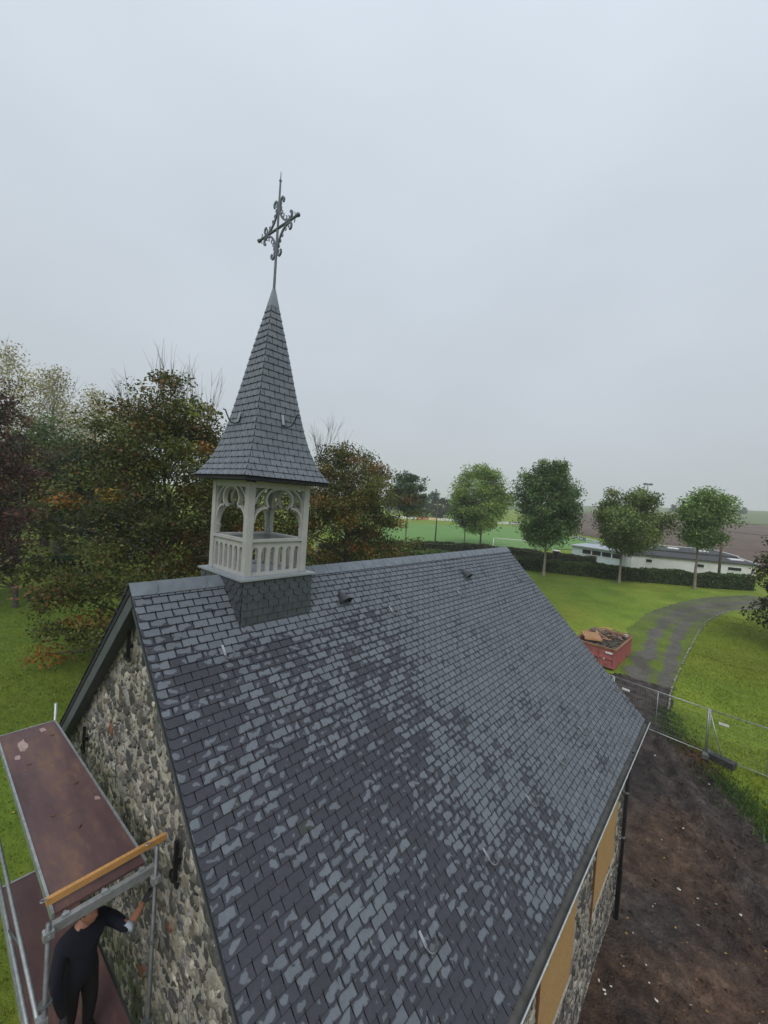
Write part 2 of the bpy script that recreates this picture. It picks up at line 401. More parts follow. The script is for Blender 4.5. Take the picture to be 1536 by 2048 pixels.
mud_edge = gp([(1345, 1372), (1338, 1420), (1346, 1462), (1402, 1514), (1436, 1556), (1486, 1602), (1536, 1655), (1600, 1720)])
mud_poly = gp([(1225, 1348)]) + mud_edge + [(16, 2), (16, -12), (1.5, -12), (1.5, .4), (-2, 11), (-3, 22)]
trk_left = gp([(1238, 1345), (1244, 1300), (1248, 1262), (1292, 1226), (1342, 1209), (1402, 1196), (1490, 1189), (1600, 1182), (1700, 1178)])
trk_right = gp([(1700, 1212), (1600, 1213), (1536, 1216), (1462, 1222), (1412, 1243), (1377, 1300), (1347, 1368), (1338, 1420)])
trk_poly = trk_left + trk_right
rutA = gp([(1262, 1372), (1275, 1348), (1290, 1316), (1308, 1277), (1324, 1246), (1363, 1223), (1427, 1210), (1524, 1203), (1690, 1196)])
rutB = gp([(1331, 1372), (1341, 1319), (1351, 1277), (1370, 1245), (1396, 1230), (1460, 1220), (1536, 1212), (1690, 1205)])
nx = int((NX1 - NX0) / ST); ny = int((NY1 - NY0) / ST)
gxs = np.linspace(NX0, NX1, nx + 1); gys = np.linspace(NY0, NY1, ny + 1)
GX, GY = np.meshgrid(gxs, gys, indexing='ij')
rng = np.random.default_rng(3)
GX = GX + (rng.random(GX.shape) - .5) * ST * .5; GY = GY + (rng.random(GY.shape) - .5) * ST * .5
GX[0], GX[-1] = NX0, NX1; GY[:, 0], GY[:, -1] = NY0, NY1
GZ = gz(GX, GY)
jx = (vnoise(GX, GY, 1.3, 5) - .5) * 1.0; jy = (vnoise(GX, GY, 1.3, 6) - .5) * 1.0
inM = pip(mud_poly, GX + jx, GY + jy); inT = pip(trk_poly, GX + jx * .5, GY + jy * .5) & ~inM
md = np.where(inM, 1.0, 0.0)
# mud relief: lumps plus two pairs of tyre ruts with lug prints
tyre = [gp([(1300, 1470), (1338, 1560), (1400, 1660), (1480, 1790), (1560, 1930)]), gp([(1375, 1520), (1425, 1600), (1490, 1690), (1560, 1780)])]
rel = (vnoise(GX, GY, 1.1, 11) - .5) * .36 + (vnoise(GX, GY, .42, 12, 2) - .5) * .17 - .04
for k, t in enumerate(tyre):
    d = segdist(t, GX, GY); s = GX * .7 + GY * .72
    rel = rel - .17 * np.exp(-(d / .28) ** 2) + .12 * np.exp(-((d - .42) / .13) ** 2) + .045 * np.exp(-(d / .3) ** 2) * np.sign(np.sin(GY * 2 * math.pi / .45 + d * 8))
tr_rel = -.05 * np.exp(-(segdist(rutA, GX, GY) / .5) ** 2) - .05 * np.exp(-(segdist(rutB, GX, GY) / .5) ** 2) + (vnoise(GX, GY, .6, 21) - .5) * .05
gr_rel = (vnoise(GX, GY, .7, 31) - .5) * .08
GZ = GZ + np.where(inM, rel, np.where(inT, tr_rel, gr_rel))
# earth keeps below the chapel floor
Vall = np.c_[GX.ravel(), GY.ravel(), GZ.ravel()]
ii, jj = np.meshgrid(np.arange(nx), np.arange(ny), indexing='ij'); a = (ii * (ny + 1) + jj).ravel()
Fall = np.c_[a, a + ny + 1, a + ny + 2, a + 1]
cm = inM[:-1, :-1].ravel(); ct = inT[:-1, :-1].ravel()
moss = 1 - np.exp(-(segdist(rutA, GX, GY) / .50) ** 2) - np.exp(-(segdist(rutB, GX, GY) / .38) ** 2)
moss = .95 * (1 - .6 * sstep(36., 44., GY)) * sstep(.10, .70, moss + (vnoise(GX, GY, 1.0, 41) - .55) * 1.6) * sstep(.5, 3.0, GY - np.interp(GX, [0, 10], [24.5, 23.5]) + 1.5)
def sub(name, mask, mat, tint):
    F = Fall[mask]; u, inv = np.unique(F, return_inverse=True); o = link(name, npmesh(name, Vall[u], inv.reshape(F.shape), mat, tint.reshape(-1, 3)[u], True)); return tag(o, kind='structure')
one = np.ones(GX.shape + (3,))
yel = (vnoise(GX, GY, 3.5, 51) - .5)[..., None]
tg = one * (1 + .5 * (vnoise(GX, GY, 5, 52)[..., None] - .5)) * (1 + yel * np.array([.5, .15, .2]))
west = (1 - sstep(-7., 0., GX))[..., None]   # shade of the trees on the west lawn, painted into the grass tint
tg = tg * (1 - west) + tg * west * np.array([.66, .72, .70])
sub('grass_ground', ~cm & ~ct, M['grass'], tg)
brown = sstep(-.1, .25, vnoise(GX, GY, 2.8, 61) - .42 - .07 * (GY - 13.5))[..., None]
tm = one * (1 - brown) + brown * np.array([1.42, 1.10, .86])
sub('mud', cm, M['mud'], tm)
one_t = one * (.75 + .6 * vnoise(GX, GY, 1.5, 43)[..., None]) * np.array([1.0, .96, .88])
tt = one_t * (1 - moss[..., None]) + moss[..., None] * np.array([1.05, 1.50, .20])
sub('track', ct, M['track'], tt)
# wide land: polar sheet out to the horizon, its centre below the near sheet
rad = np.concatenate([[5, 18, 26], np.geomspace(32, 2600, 90)]); az = np.radians(np.arange(0, 360, 1.0))
RR, AA = np.meshgrid(rad, az, indexing='ij'); X = RR * np.sin(AA) + 2; Y = RR * np.cos(AA) + 20
Zf = gz(X, Y); inside = (X > NX0 + 1) & (X < NX1 - 1) & (Y > NY0 + 1) & (Y < NY1 - 1); Zf = Zf - np.where(inside, .6, .0)
edge = (X > NX0 - 6) & (X < NX1 + 6) & (Y > NY0 - 6) & (Y < NY1 + 6) & ~inside; Zf = Zf - np.where(edge, .12, 0)
n1, n2 = RR.shape; i, j = np.meshgrid(np.arange(n1 - 1), np.arange(n2), indexing='ij'); j2 = (j + 1) % n2
F = np.c_[(i * n2 + j).ravel(), ((i + 1) * n2 + j).ravel(), ((i + 1) * n2 + j2).ravel(), (i * n2 + j2).ravel()][:, ::-1]
V = np.c_[X.ravel(), Y.ravel(), Zf.ravel()]
far_t = np.ones((len(V), 3))
tag(link('meadow', npmesh('meadow', V, F, M['grass'], far_t, True)), kind='structure')
def sheet(name, poly, mat, step, lift):
    p = np.array(poly)[:, :2]; x0, y0 = p.min(0); x1, y1 = p.max(0)
    xs = np.arange(x0, x1 + step, step); ys = np.arange(y0, y1 + step, step); X, Y = np.meshgrid(xs, ys, indexing='ij')
    ins = pip(poly, X + step / 2, Y + step / 2)[:-1, :-1].ravel(); m = len(ys)
    i, j = np.meshgrid(np.arange(len(xs) - 1), np.arange(m - 1), indexing='ij'); a = (i * m + j).ravel()
    F = np.c_[a, a + m, a + m + 1, a + 1][ins]; V = np.c_[X.ravel(), Y.ravel(), (gz(X, Y) + lift).ravel()]
    u, inv = np.unique(F, return_inverse=True)
    return tag(link(name, npmesh(name, V[u], inv.reshape(F.shape), mat, np.ones((len(u), 3)), True)), kind='structure')
near_l = G(700, 1100); far_l = G(640, 1040); far_c = G(1085, 1055); right_n = G(1235, 1100)
pitch_poly = [near_l, far_l, far_c, right_n, G(1000, 1099)]
sheet('football_pitch', pitch_poly, M['pitch'], 1.2, .12)
pl_poly = [G(1080, 1052), away(1120, 420), away(1500, 330), away(1900, 300), away(2100, 110), away(1700, 92), G(1240, 1085)]
sheet('ploughed_field', pl_poly, M['plough'], 4, .2)
ff_poly = [away(1000, 430), away(1060, 1000), away(1500, 1100), away(1900, 1000), away(1900, 305), away(1500, 338), away(1120, 428)]
sheet('far_field', ff_poly, M['farfield'], 14, .35)

# =================================================================== CHAPEL
chapel = root('chapel', (0, 6, 0), 'stone chapel with a steep new slate roof, boarded windows and zinc gutter', 'chapel')
EV = np.array([math.cos(TH), 0, -math.sin(TH)]); EN = np.array([math.sin(TH), 0, math.cos(TH)]); EU = np.array([0, 1., 0]); RO = np.array([0, 0, RIDGE])
def RP(u, v, n=0, side=1):
    P = RO + EU * u + EV * v + EN * n
    if side < 0: P = P * np.array([-1, 1, 1])
    return P
WX = 4.60; GYW = .22; WEND = 10.75; tanT = math.tan(TH)
EAVE_X = SLOPE * math.cos(TH); EAVE_Z = RIDGE - SLOPE * math.sin(TH)
# --- walls
wall = MB()
def gable(b, y0, y1):
    z1 = RIDGE - .13
    poly = [(-WX, y0, -.4), (WX, y0, -.4), (WX, y0, z1 - WX * tanT), (0, y0, z1), (-WX, y0, z1 - WX * tanT)]
    b.prism(poly, (0, y1 - y0, 0))
gable(wall, GYW, GYW + .5)
ZT = RIDGE - .13 - WX * tanT - .004
WIN = [(4.36, 6.50), (7.76, 10.12)]; SILL = 1.75; HEAD = 4.05
ys = [GYW + .5] + [v for w in WIN for v in w] + [WEND]
for k in range(0, len(ys) - 1):
    if k % 2 == 0: wall.box((WX - .5, ys[k], -.4), (WX, ys[k + 1], ZT))
    else:
        wall.box((WX - .5, ys[k], -.4), (WX, ys[k + 1], SILL)); wall.box((WX - .5, ys[k], HEAD), (WX, ys[k + 1], ZT))
wall.box((-WX, GYW + .5, -.4), (-WX + .5, WEND, ZT))
for s in (-1, 1):   # canted chancel corners
    wall.prism([(s * WX, WEND, -.4), (s * (WX - .5), WEND, -.4), (s * 2.7, 12.0, -.4), (s * 2.9, 12.3, -.4)], (0, 0, ZT + .4))
wall.box((-2.7, 11.9, -.4), (2.7, 12.28, ZT))
wall.prism([(-2.9, 11.9, ZT + .01), (2.9, 11.9, ZT + .01), (0, 11.9, RIDGE - .2)], (0, .3, 0))
W_ = obj('wall', wall, M['mortar'], chapel)
# --- rubble stones
rs = np.random.default_rng(17)
ico = bpy.data.meshes.new('ico'); bm = bmesh.new(); bmesh.ops.create_icosphere(bm, subdivisions=2, radius=1); bm.to_mesh(ico)
IV = np.array([v.co[:] for v in bm.verts]); IF = np.array([[v.index for v in f.verts] for f in bm.faces]); bm.free(); bpy.data.meshes.remove(ico)
TEMPL = []
for k in range(12):
    V = IV.copy(); n = rs.normal(size=(9, 3)); n /= np.linalg.norm(n, axis=1)[:, None]
    for q in n:                                   # knock flat facets off a lump: a broken flint
        d = V @ q; lim = rs.uniform(.42, .82); V = V - np.outer(np.maximum(d - lim, 0), q)
    V *= 1 + rs.normal(size=(len(V), 1)) * .13
    TEMPL.append(V)
PAL = np.array([(.062, .062, .064), (.090, .088, .086), (.13, .126, .12), (.185, .17, .15), (.21, .178, .138), (.29, .262, .22), (.13, .112, .09), (.075, .068, .060), (.25, .248, .24), (.42, .39, .33)])
PW = np.array([.16, .15, .13, .12, .07, .10, .06, .06, .08, .07]); PW /= PW.sum()
stones = []   # (matrix 3x3, centre, template, colour)
def add_stones(origin, ex, ez, en, w, h, keep, size=.16):
    nx_, nz_ = int(w / (size * 1.0)), int(h / (size * .62))
    for i in range(nx_):
        for j in range(nz_):
            a = (i + .5 + .5 * (j % 2) + rs.uniform(-.35, .35)) * w / nx_; b = (j + .5 + rs.uniform(-.35, .35)) * h / nz_
            if not keep(a, b): continue
            if rs.random() < .10: continue
            s = size * rs.lognormal(0, .42) * .56; big = rs.random() < .03
            if big: s *= 1.7
            ang = rs.normal() * .7; c_, s_ = math.cos(ang), math.sin(ang)
            A = np.outer(ex, [c_, s_, 0]) + np.outer(ez, [-s_, c_, 0]) + np.outer(en, [0, 0, 1]); D = np.diag([s, s * rs.uniform(.42, .9), rs.uniform(.016, .044) * (.6 + .4 * size / .16)])
            ccol = PAL[rs.choice(len(PAL), p=PW)] * rs.uniform(.8, 1.25)
            if big: ccol = PAL[rs.choice([3, 5, 8, 9])]
            if rs.random() < .003: ccol = np.array((.22, .075, .045))
            stones.append((A @ D, origin + ex * a + ez * b + en * rs.uniform(-.012, .004), int(rs.integers(12)), ccol))
add_stones(np.array([-WX, GYW, 0.]), np.array([1., 0, 0]), np.array([0, 0, 1.]), np.array([0, -1., 0]), 2 * WX, RIDGE,
           lambda a, b: b < RIDGE - .22 - abs(a - WX) * tanT and b > 1.2)
add_stones(np.array([-WX, GYW, 0.]), np.array([1., 0, 0]), np.array([0, 0, 1.]), np.array([0, -1., 0]), 2 * WX, RIDGE,
           lambda a, b: b < RIDGE - .22 - abs(a - WX) * tanT and b > 3.0 and rs.random() < .45, .105)
inwin = lambda y, z: any(w0 - .05 < y < w1 + .05 and SILL - .05 < z < HEAD + .05 for w0, w1 in WIN)
add_stones(np.array([WX, GYW + .02, 0.]), np.array([0, 1., 0]), np.array([0, 0, 1.]), np.array([1., 0, 0]), WEND - GYW, ZT,
           lambda a, b: not inwin(a + GYW, b) and b < ZT - .05, .15)
C = np.array([s[1] for s in stones]); pxy, zc = project(C)
vis = (zc > .5) & (pxy[:, 0] > -10) & (pxy[:, 0] < 1546) & (pxy[:, 1] < 2058)
size = np.array([abs(np.linalg.det(s[0])) ** (1 / 3) for s in stones]) / np.maximum(zc, .5)
# the deck hides some of the gable; leave those out of the singled ones
hid = (C[:, 1] < .3) & (C[:, 2] < 6.0) & (C[:, 0] < 0.6) & (C[:, 2] < 6.0 - (C[:, 0] - .6) * .02) 
score = np.where(vis & ~hid, size, 0); order = np.argsort(-score)
one_by_one = set(order[:300].tolist())
tmesh = []
for k, V in enumerate(TEMPL):
    m = npmesh('stone', V, IF, M['stone']); tmesh.append(m)
for k in order[:300]:
    A, c, t, cc = stones[k]; o = link('stone', tmesh[t], W_)
    mm = Matrix.Identity(4)
    for i in range(3):
        for j in range(3): mm[i][j] = A[i, j]
        mm[i][3] = c[i]
    o.matrix_basis = mm; o.color = (*cc, 1)
rest = [s for k, s in enumerate(stones) if k not in one_by_one]
Vr = np.concatenate([TEMPL[t] @ A.T + c for A, c, t, _ in rest]); Fr = np.concatenate([IF + 42 * k for k in range(len(rest))]); Cr = np.repeat(np.array([s[3] for s in rest]), 42, axis=0)
o = link('stone', npmesh('stones_rest', Vr, Fr, M['stone'], Cr), W_); o.color = (0, 0, 0, 1); tag(o, kind='stuff')

# --- roof body, slates, hooks
rb = MB()
for s in (1, -1):
    prof = [RP(0, 0, -.012, s), RP(0, SLOPE - .01, -.012, s), RP(0, SLOPE - .01, -.085, s), RP(0, 0, -.085, s)]
    q = [np.array(p) for p in prof]; q[0][0] = q[3][0] = 0; q[0][2] = RIDGE - .012 / math.cos(TH) ; q[3][2] = RIDGE - .085 / math.cos(TH)
    rb.prism(q, (0, LEN, 0))
ROOF = obj('roof', rb, M['slate_edge'], chapel)
CURB = (.70, 1.33, 2.69)   # half width across, along from .. to
CURB_V = CURB[0] / math.cos(TH)
NROW = 54; NCOL = int(round(LEN / SW))
def slate_piece(u0, u1, v0, v1, side, cut=0, n0=.003, n1=.019, th=.007, jit=0.):
    """one slate: u0..u1 along the ridge, bottom edge at v1, lifted at its tail; cut clips the lower near corner"""
    g = .0055; u0 += g; u1 -= g; vt = v0 - .045
    lift = lambda v: n0 + (n1 - n0) * (v - vt) / (v1 - vt)
    if cut: pl = [(u0, vt), (u1, vt), (u1, v1), (u0 + cut, v1), (u0 + cut * .35, v1 - cut * .3), (u0, v1 - cut)]
    else: pl = [(u0, vt), (u1, vt), (u1, v1 + jit), (u0, v1 - jit)]
    n = len(pl); V = [RP(u, v, lift(v), side) for u, v in pl] + [RP(u, v, lift(v) + th, side) for u, v in pl]
    return np.array(V), [tuple(reversed(range(n))), tuple(range(n, 2 * n))] + [(i, (i + 1) % n, n + (i + 1) % n, n + i) for i in range(n)]
pieces = []; cent = []; sides = []
hooks = MB(); rj = np.random.default_rng(5)
for side in (1, -1):
    for r in range(1, NROW):
        off = .5 * SW if r % 2 else 0
        v0, v1 = r * E_, (r + 1) * E_
        edges = [0.0] + [k * SW + (off if off else SW) for k in range(0, 80) if k * SW + (off if off else SW) < LEN - .05] + [LEN]
        for a, b in zip(edges[:-1], edges[1:]):
            u0, u1 = a + rj.normal() * .0012, b
            if v1 < CURB_V + .06:
                if a >= CURB[1] - .001 and b <= CURB[2] + .001: continue
                if a < CURB[1] < b: u1 = CURB[1] + .005
                elif a < CURB[2] < b: u0 = CURB[2] - .005
                if u1 - u0 < .02: continue
            first = a == 0.0
            pieces.append(slate_piece(u0 - (.02 if first else 0), u1, v0, v1 + rj.normal() * .0012, side, .05 if first else 0, n1=.019 + rj.normal() * .0014, jit=rj.normal() * .0008)); cent.append(RP(.5 * (a + b), .5 * (v0 + v1), .01, side)); sides.append(side)
            if side == 1 and not first:
                uc = .5 * (a + b); w = .003
                P = [RP(uc - w, v1 - .028, .0245), RP(uc + w, v1 - .028, .0245), RP(uc + w, v1 + .006, .029), RP(uc - w, v1 + .006, .029)]
                hooks.prism(P, EN * .004); Q = [RP(uc - w, v1 + .003, .002), RP(uc + w, v1 + .003, .002), RP(uc + w, v1 + .003, .026), RP(uc - w, v1 + .003, .026)]; hooks.prism(Q, EV * .004)
cent = np.array(cent); pxy, zc = project(cent)
vis = (np.array(sides) > 0) & (pxy[:, 0] > -5) & (pxy[:, 0] < 1541) & (pxy[:, 1] < 2055) & (zc > .3)
view = CAM - cent; dist = np.linalg.norm(view, axis=1); facing = (view / dist[:, None]) @ EN
sc_area = np.where(vis, facing / dist ** 2, 0); order = np.argsort(-sc_area); single = set(order[:300].tolist())
def dark_sides(m, nrm, mats):
    for q in mats: m.materials.append(q)
    n = np.empty(len(m.polygons) * 3, dtype=np.float32); m.polygons.foreach_get('normal', n); n = n.reshape(-1, 3)
    m.polygons.foreach_set('material_index', (np.abs(n @ np.array(nrm)).astype(float) < .5).astype(np.int32)); m.update(); return m
M['cut_edge'] = simple('slate_cut_edge', (.012, .013, .016), .85)
for k in order[:300]: obj('slate', dark_sides(join_pieces([pieces[k]]).mesh('slate'), EN, (M['slate'], M['cut_edge'])), None, ROOF)
def fast_join(ps):
    V = np.concatenate([p[0] for p in ps]); o = 0; Fs = []
    for p in ps:
        Fs += [tuple(i + o for i in f) for f in p[1]]; o += len(p[0])
    m = bpy.data.meshes.new('slates_rest'); m.from_pydata(V.tolist(), [], Fs); m.update()
    b = bmesh.new(); b.from_mesh(m); bmesh.ops.recalc_face_normals(b, faces=b.faces); b.to_mesh(m); b.free(); return m
o = obj('slate', dark_sides(fast_join([p for k, p in enumerate(pieces) if k not in single and sides[k] > 0]), EN, (M['slate'], M['cut_edge'])), None, ROOF); tag(o, kind='stuff')
o = obj('slate', fast_join([p for k, p in enumerate(pieces) if sides[k] < 0]), M['slate'], ROOF); tag(o, kind='stuff')
o = obj('slate_hook', hooks, M['black'], ROOF); tag(o, kind='stuff')
# ridge slates
k = 0; u = -.02
while u < LEN - .05:
    l = .36
    if not (CURB[1] - .05 < u + l / 2 < CURB[2] + .05):
        u1 = min(u + l, LEN + .01)
        if u < CURB[1] < u1: u1 = CURB[1]
        if u < CURB[2] < u1: u = CURB[2]
        b = MB()
        for s in (1, -1):
            V = [RP(u, .0, .030, s), RP(u1 + .03, .0, .024, s), RP(u1 + .03, .205, .028, s), RP(u, .205, .034, s)]
            if s > 0: V[0] = V[0] - EV * .024; V[1] = V[1] - EV * .024
            b.prism(V, EN * np.array([s, 1, 1]) * .007)
        ob = obj('ridge_slate', b, M['ridge_slate'], ROOF); k += 1
        h = MB(); pts = [RP(u1 - .06 + .07 * math.sin(t), .21 - .11 * t, .048) for t in np.linspace(0, 1.25, 7)]
        if k % 2: h.tube(pts, .003, 5); obj('ridge_hook', h, M['iron'], ROOF)
    u += l
# verge boards (near gable): fascia under each rake, and soffit
for s in (1, -1):
    dz_ = -.12 if s > 0 else -.26; b = MB(); b.prism([RP(0.012, .06, -.088, s), RP(0.012, SLOPE - .02, -.088, s), RP(0.012, SLOPE - .02, dz_, s), RP(0.012, .16, dz_, s)], (0, .028, 0)); obj('bargeboard', b, M['fascia'], chapel)
    b = MB(); b.prism([RP(0.03, .18, -.22, s), RP(0.03, SLOPE - .05, -.22, s), RP(GYW - .004, SLOPE - .05, -.22, s), RP(GYW - .004, .18, -.22, s)], EN * np.array([s, 1, 1]) * .02); obj('soffit', b, M['fascia'], chapel)
    b = MB(); b.prism([RP(LEN - .03, .06, -.09, s), RP(LEN - .03, SLOPE - .02, -.09, s), RP(LEN - .03, SLOPE - .02, -.24, s), RP(LEN - .03, .16, -.24, s)], (0, .026, 0)); obj('bargeboard', b, M['fascia'], chapel)
    b = MB(); b.box((min(s * (WX + .002), s * (EAVE_X - .03)), .04, EAVE_Z - .19), (max(s * (WX + .002), s * (EAVE_X - .03)), LEN - .04, EAVE_Z - .165)); obj('eaves_soffit', b, M['fascia'], chapel)
# gutter
gx, gzz, gr = EAVE_X + .055, EAVE_Z - .045, .075
gut = MB(); ring = [(gx + gr * math.cos(t), gzz + gr * math.sin(t)) for t in np.linspace(math.pi, 2 * math.pi, 11)]; ring2 = [(gx + (gr - .004) * math.cos(t), gzz + (gr - .004) * math.sin(t)) for t in np.linspace(2 * math.pi, math.pi, 11)]
gut.prism([(x, -.03, z) for x, z in ring + ring2], (0, LEN + .05, 0))
gut.prism([(x, LEN + .021, z) for x, z in ring], (0, .004, 0))
GUT = obj('gutter', gut, M['gutter'], chapel)
b = MB(); b.tube([(gx + gr + .004, -.03, gzz + .006), (gx + gr + .004, LEN + .02, gzz + .006)], .0125, 8); obj('gutter_bead', b, M['bright'], GUT)
for k in range(26):
    y = .3 + k * .485; b = MB(); b.box((gx + gr + .006, y - .013, gzz - .01), (gx + gr + .022, y + .013, gzz + .024)); obj('gutter_bracket', b, M['bright'], GUT)
# downpipe
b = MB(); px_, py_ = WX + .13, 10.42
b.tube([(gx, py_, gzz - .05), (gx, py_, gzz - .16), (px_, py_, gzz - .34), (px_, py_, 1.25)], .043, 10); DP = obj('downpipe', b, M['pipe'], chapel, True)
b = MB(); b.tube([(px_, py_, 1.32), (px_, py_, .0)], .055, 10); b.tube([(px_, py_, 1.35), (px_, py_, 1.27)], .066, 10); obj('downpipe_shoe', b, M['castiron'], DP)
for z in (2.2, 3.4):
    b = MB(); b.tube([(px_, py_, z), (px_, py_, z + .04)], .05, 10); b.bar((WX, py_, z + .02), (px_, py_, z + .02), .03, .02); obj('pipe_clip', b, M['galv'], DP)
# boarded windows
for w0, w1 in WIN:
    b = MB(); b.box((WX - .03, w0 + .09, SILL + .02), (WX - .008, w1 - .002, HEAD - .002)); BD = obj('window_board', b, M['osb'], chapel); BD['label'] = 'golden strand board nailed over the window opening'
    b = MB(); b.box((WX - .10, w0 + .002, SILL + .022), (WX + .03, w0 + .088, HEAD - .004)); obj('window_frame', b, M['brownframe'], BD)
    b = MB(); b.prism([(WX - .2, w0, SILL + .002), (WX + .02, w0, SILL + .002), (WX + .02, w0, SILL + .012), (WX - .2, w0, SILL + .018)], (0, w1 - w0, 0)); obj('window_sill', b, M['mortar'], BD)
# roof ladder hooks
def roof_hook(u, v):
    b = MB(); p = [RP(u + .03, v - .16, .02), RP(u + .03, v - .02, .026), RP(u + .035, v + .06, .034), RP(u + .05, v + .105, .055), RP(u + .075, v + .115, .085), RP(u + .10, v + .09, .115), RP(u + .115, v + .03, .14), RP(u + .12, v - .02, .152)]
    b.tube(spline(p[1:], 3), .014, 8); o = obj('roof_hook', b, M['dullsteel'], ROOF, True)
    b = MB(); b.prism([RP(u + .012, v - .13, .030), RP(u + .048, v - .13, .030), RP(u + .048, v + .03, .034), RP(u + .012, v + .03, .034)], EN * .006); obj('hook_plate', b, M['galv'], ROOF)
for u in (.927, 4.68, 7.50, 11.50): roof_hook(u, 1.33)
for k in range(7): roof_hook(2.05 + 1.635 * k if k < 6 else 12.0, 5.46)
M['vent'] = simple('dark_lead_vent', (.045, .048, .055), .5, .2, .1, 5)
# cone vents
for u, v in ((3.58, .93), (8.46, .91)):
    b = MB(); n = 10; apex = RP(u, v - .33, .026); rim = [RP(u + .15 * math.cos(t), v, .024 + .20 * math.sin(t)) for t in np.linspace(0, math.pi, n)]
    b.add([apex] + rim + [RP(u, v - .31, .018)] + [RP(u + .142 * math.cos(t), v, .018 + .192 * math.sin(t)) for t in np.linspace(0, math.pi, n)],
          [(0, i + 1, i + 2) for i in range(n - 1)] + [(n + 1, n + i + 3, n + i + 2) for i in range(n - 1)] + [(i + 1, n + i + 2, n + i + 3, i + 2) for i in range(n - 1)])
    VT = obj('roof_vent', b, M['vent'], ROOF)
    b = MB(); b.prism([RP(u - .2, v - .02, .027), RP(u + .2, v - .02, .027), RP(u + .2, v + .05, .032), RP(u - .2, v + .05, .032)], EN * .004); obj('vent_flashing', b, M['fascia'], ROOF)
# wall anchors on the gable
for x, z, l in ((-.40, RIDGE - 1.0, .42), (-2.52, RIDGE - 3.39, .45), (1.60, RIDGE - 3.05, .50)):
    b = MB(); y = GYW - .075
    b.bar((x, y, z - l * .5), (x, y, z + l * .5), .045, .045, (0, 1, 0)); b.bar((x, y + .10, z - .02), (x, y - .03, z - .02), .05, .05)
    cpts = [(x + .02 * s_, y, z - l * .5 - .0 + .0) for s_ in (0,)] 
    b.tube([(x, y, z - l * .42), (x - .05, y - .005, z - l * .55), (x - .11, y - .01, z - l * .5), (x - .12, y, z - l * .38), (x - .085, y, z - l * .33)], .02, 6)
    b.tube([(x, y, z - l * .42), (x + .05, y - .005, z - l * .56), (x + .10, y - .01, z - l * .5), (x + .10, y, z - l * .4)], .018, 6)
    obj('wall_anchor', b, M['black'], chapel)

# =================================================================== BELL TURRET
TY = 2.01
turret = root('bell_turret', (0, TY, RIDGE - .7), 'grey wooden bell turret with trefoil arches, slate spire and iron cross on the roof ridge', 'bell turret')
hx = CURB[0]; hy = .68; CT = RIDGE + .045
cb = MB(); cb.box((-hx + .012, TY - hy + .012, RIDGE - .80), (hx - .012, TY + hy - .012, CT)); CB = obj('curb', cb, M['slate_edge'], turret)
sl_t = []   # (V, F, parent, mat)
def face_frame(k):
    """four faces of the turret: outward normal and tangent"""
    return [((1, 0, 0), (0, 1, 0)), ((0, -1, 0), (1, 0, 0)), ((-1, 0, 0), (0, -1, 0)), ((0, 1, 0), (-1, 0, 0))][k]
ctr = np.array([0, TY, 0.])
for kf in range(4):
    nn, tt_ = [np.array(q, float) for q in face_frame(kf)]; half = hy if kf % 2 == 0 else hx; dd = hx if kf % 2 == 0 else hy
    rows = 7; ex = .115
    for r in range(rows):
        zb = CT - (r + 1) * ex; fish = r < 3; off = .5 * (r % 2)
        w = .195; nxx = int(2 * half / w) + 2
        for c in range(-1, nxx):
            a = -half + (c + off) * w; b_ = a + w; a, b_ = max(a, -half), min(b_, half)
            if b_ - a < .03: continue
            g = .003; a += .005; b_ -= .005; zt = zb + ex + .03
            if fish:
                rr = (b_ - a) / 2; pl = [(a, zt), (a, zb + .055), (a + rr * .35, zb + .012), (a + rr * .75, zb), (a + rr * 1.25, zb), (a + rr * 1.65, zb + .012), (b_, zb + .055), (b_, zt)]
            else: pl = [(a, zt), (a, zb), (b_, zb), (b_, zt)]
            out_ = lambda z: .001 + .018 * (zt - z) / (zt - zb)
            V = [ctr + nn * (dd - .010 + out_(z)) + tt_ * s_ + np.array([0, 0, z]) for s_, z in pl]; n = len(V); V += [v + nn * .005 for v in V]
            if max(v[2] for v in V) < RIDGE - abs(V[0][0]) * tanT - .05: continue
            sl_t.append((np.array(V), [tuple(range(n)), tuple(reversed(range(n, 2 * n)))] + [(i, n + i, n + (i + 1) % n, (i + 1) % n) for i in range(n)], CB, M['slate_curb'], kf))
# lead corner strips on the curb omitted: slates meet at the corners; zinc cap above
b = MB(); ch = .045; b.box((-hx - ch, TY - hy - ch, CT), (hx + ch, TY + hy + ch, CT + .03)); CAP = obj('zinc_cap', b, M['zinc'], turret)
ZB = CT + .03
# posts
PW_, PO = .115, .60
corners = [(1, -1), (1, 1), (-1, 1), (-1, -1)]
for sx_, sy_ in corners:
    b = MB(); x0, x1 = sorted((sx_ * PO, sx_ * (PO - PW_))); y0, y1 = sorted((sy_ * PO, sy_ * (PO - PW_)))
    b.box((x0, TY + y0, ZB), (x1, TY + y1, RIDGE + 1.60)); PST = obj('post', b, M['paint'], turret)
    b = MB(); b.box((x0 - .012, TY + y0 - .012, ZB), (x1 + .012, TY + y1 + .012, ZB + .022)); obj('post_shoe', b, M['zinc'], PST)
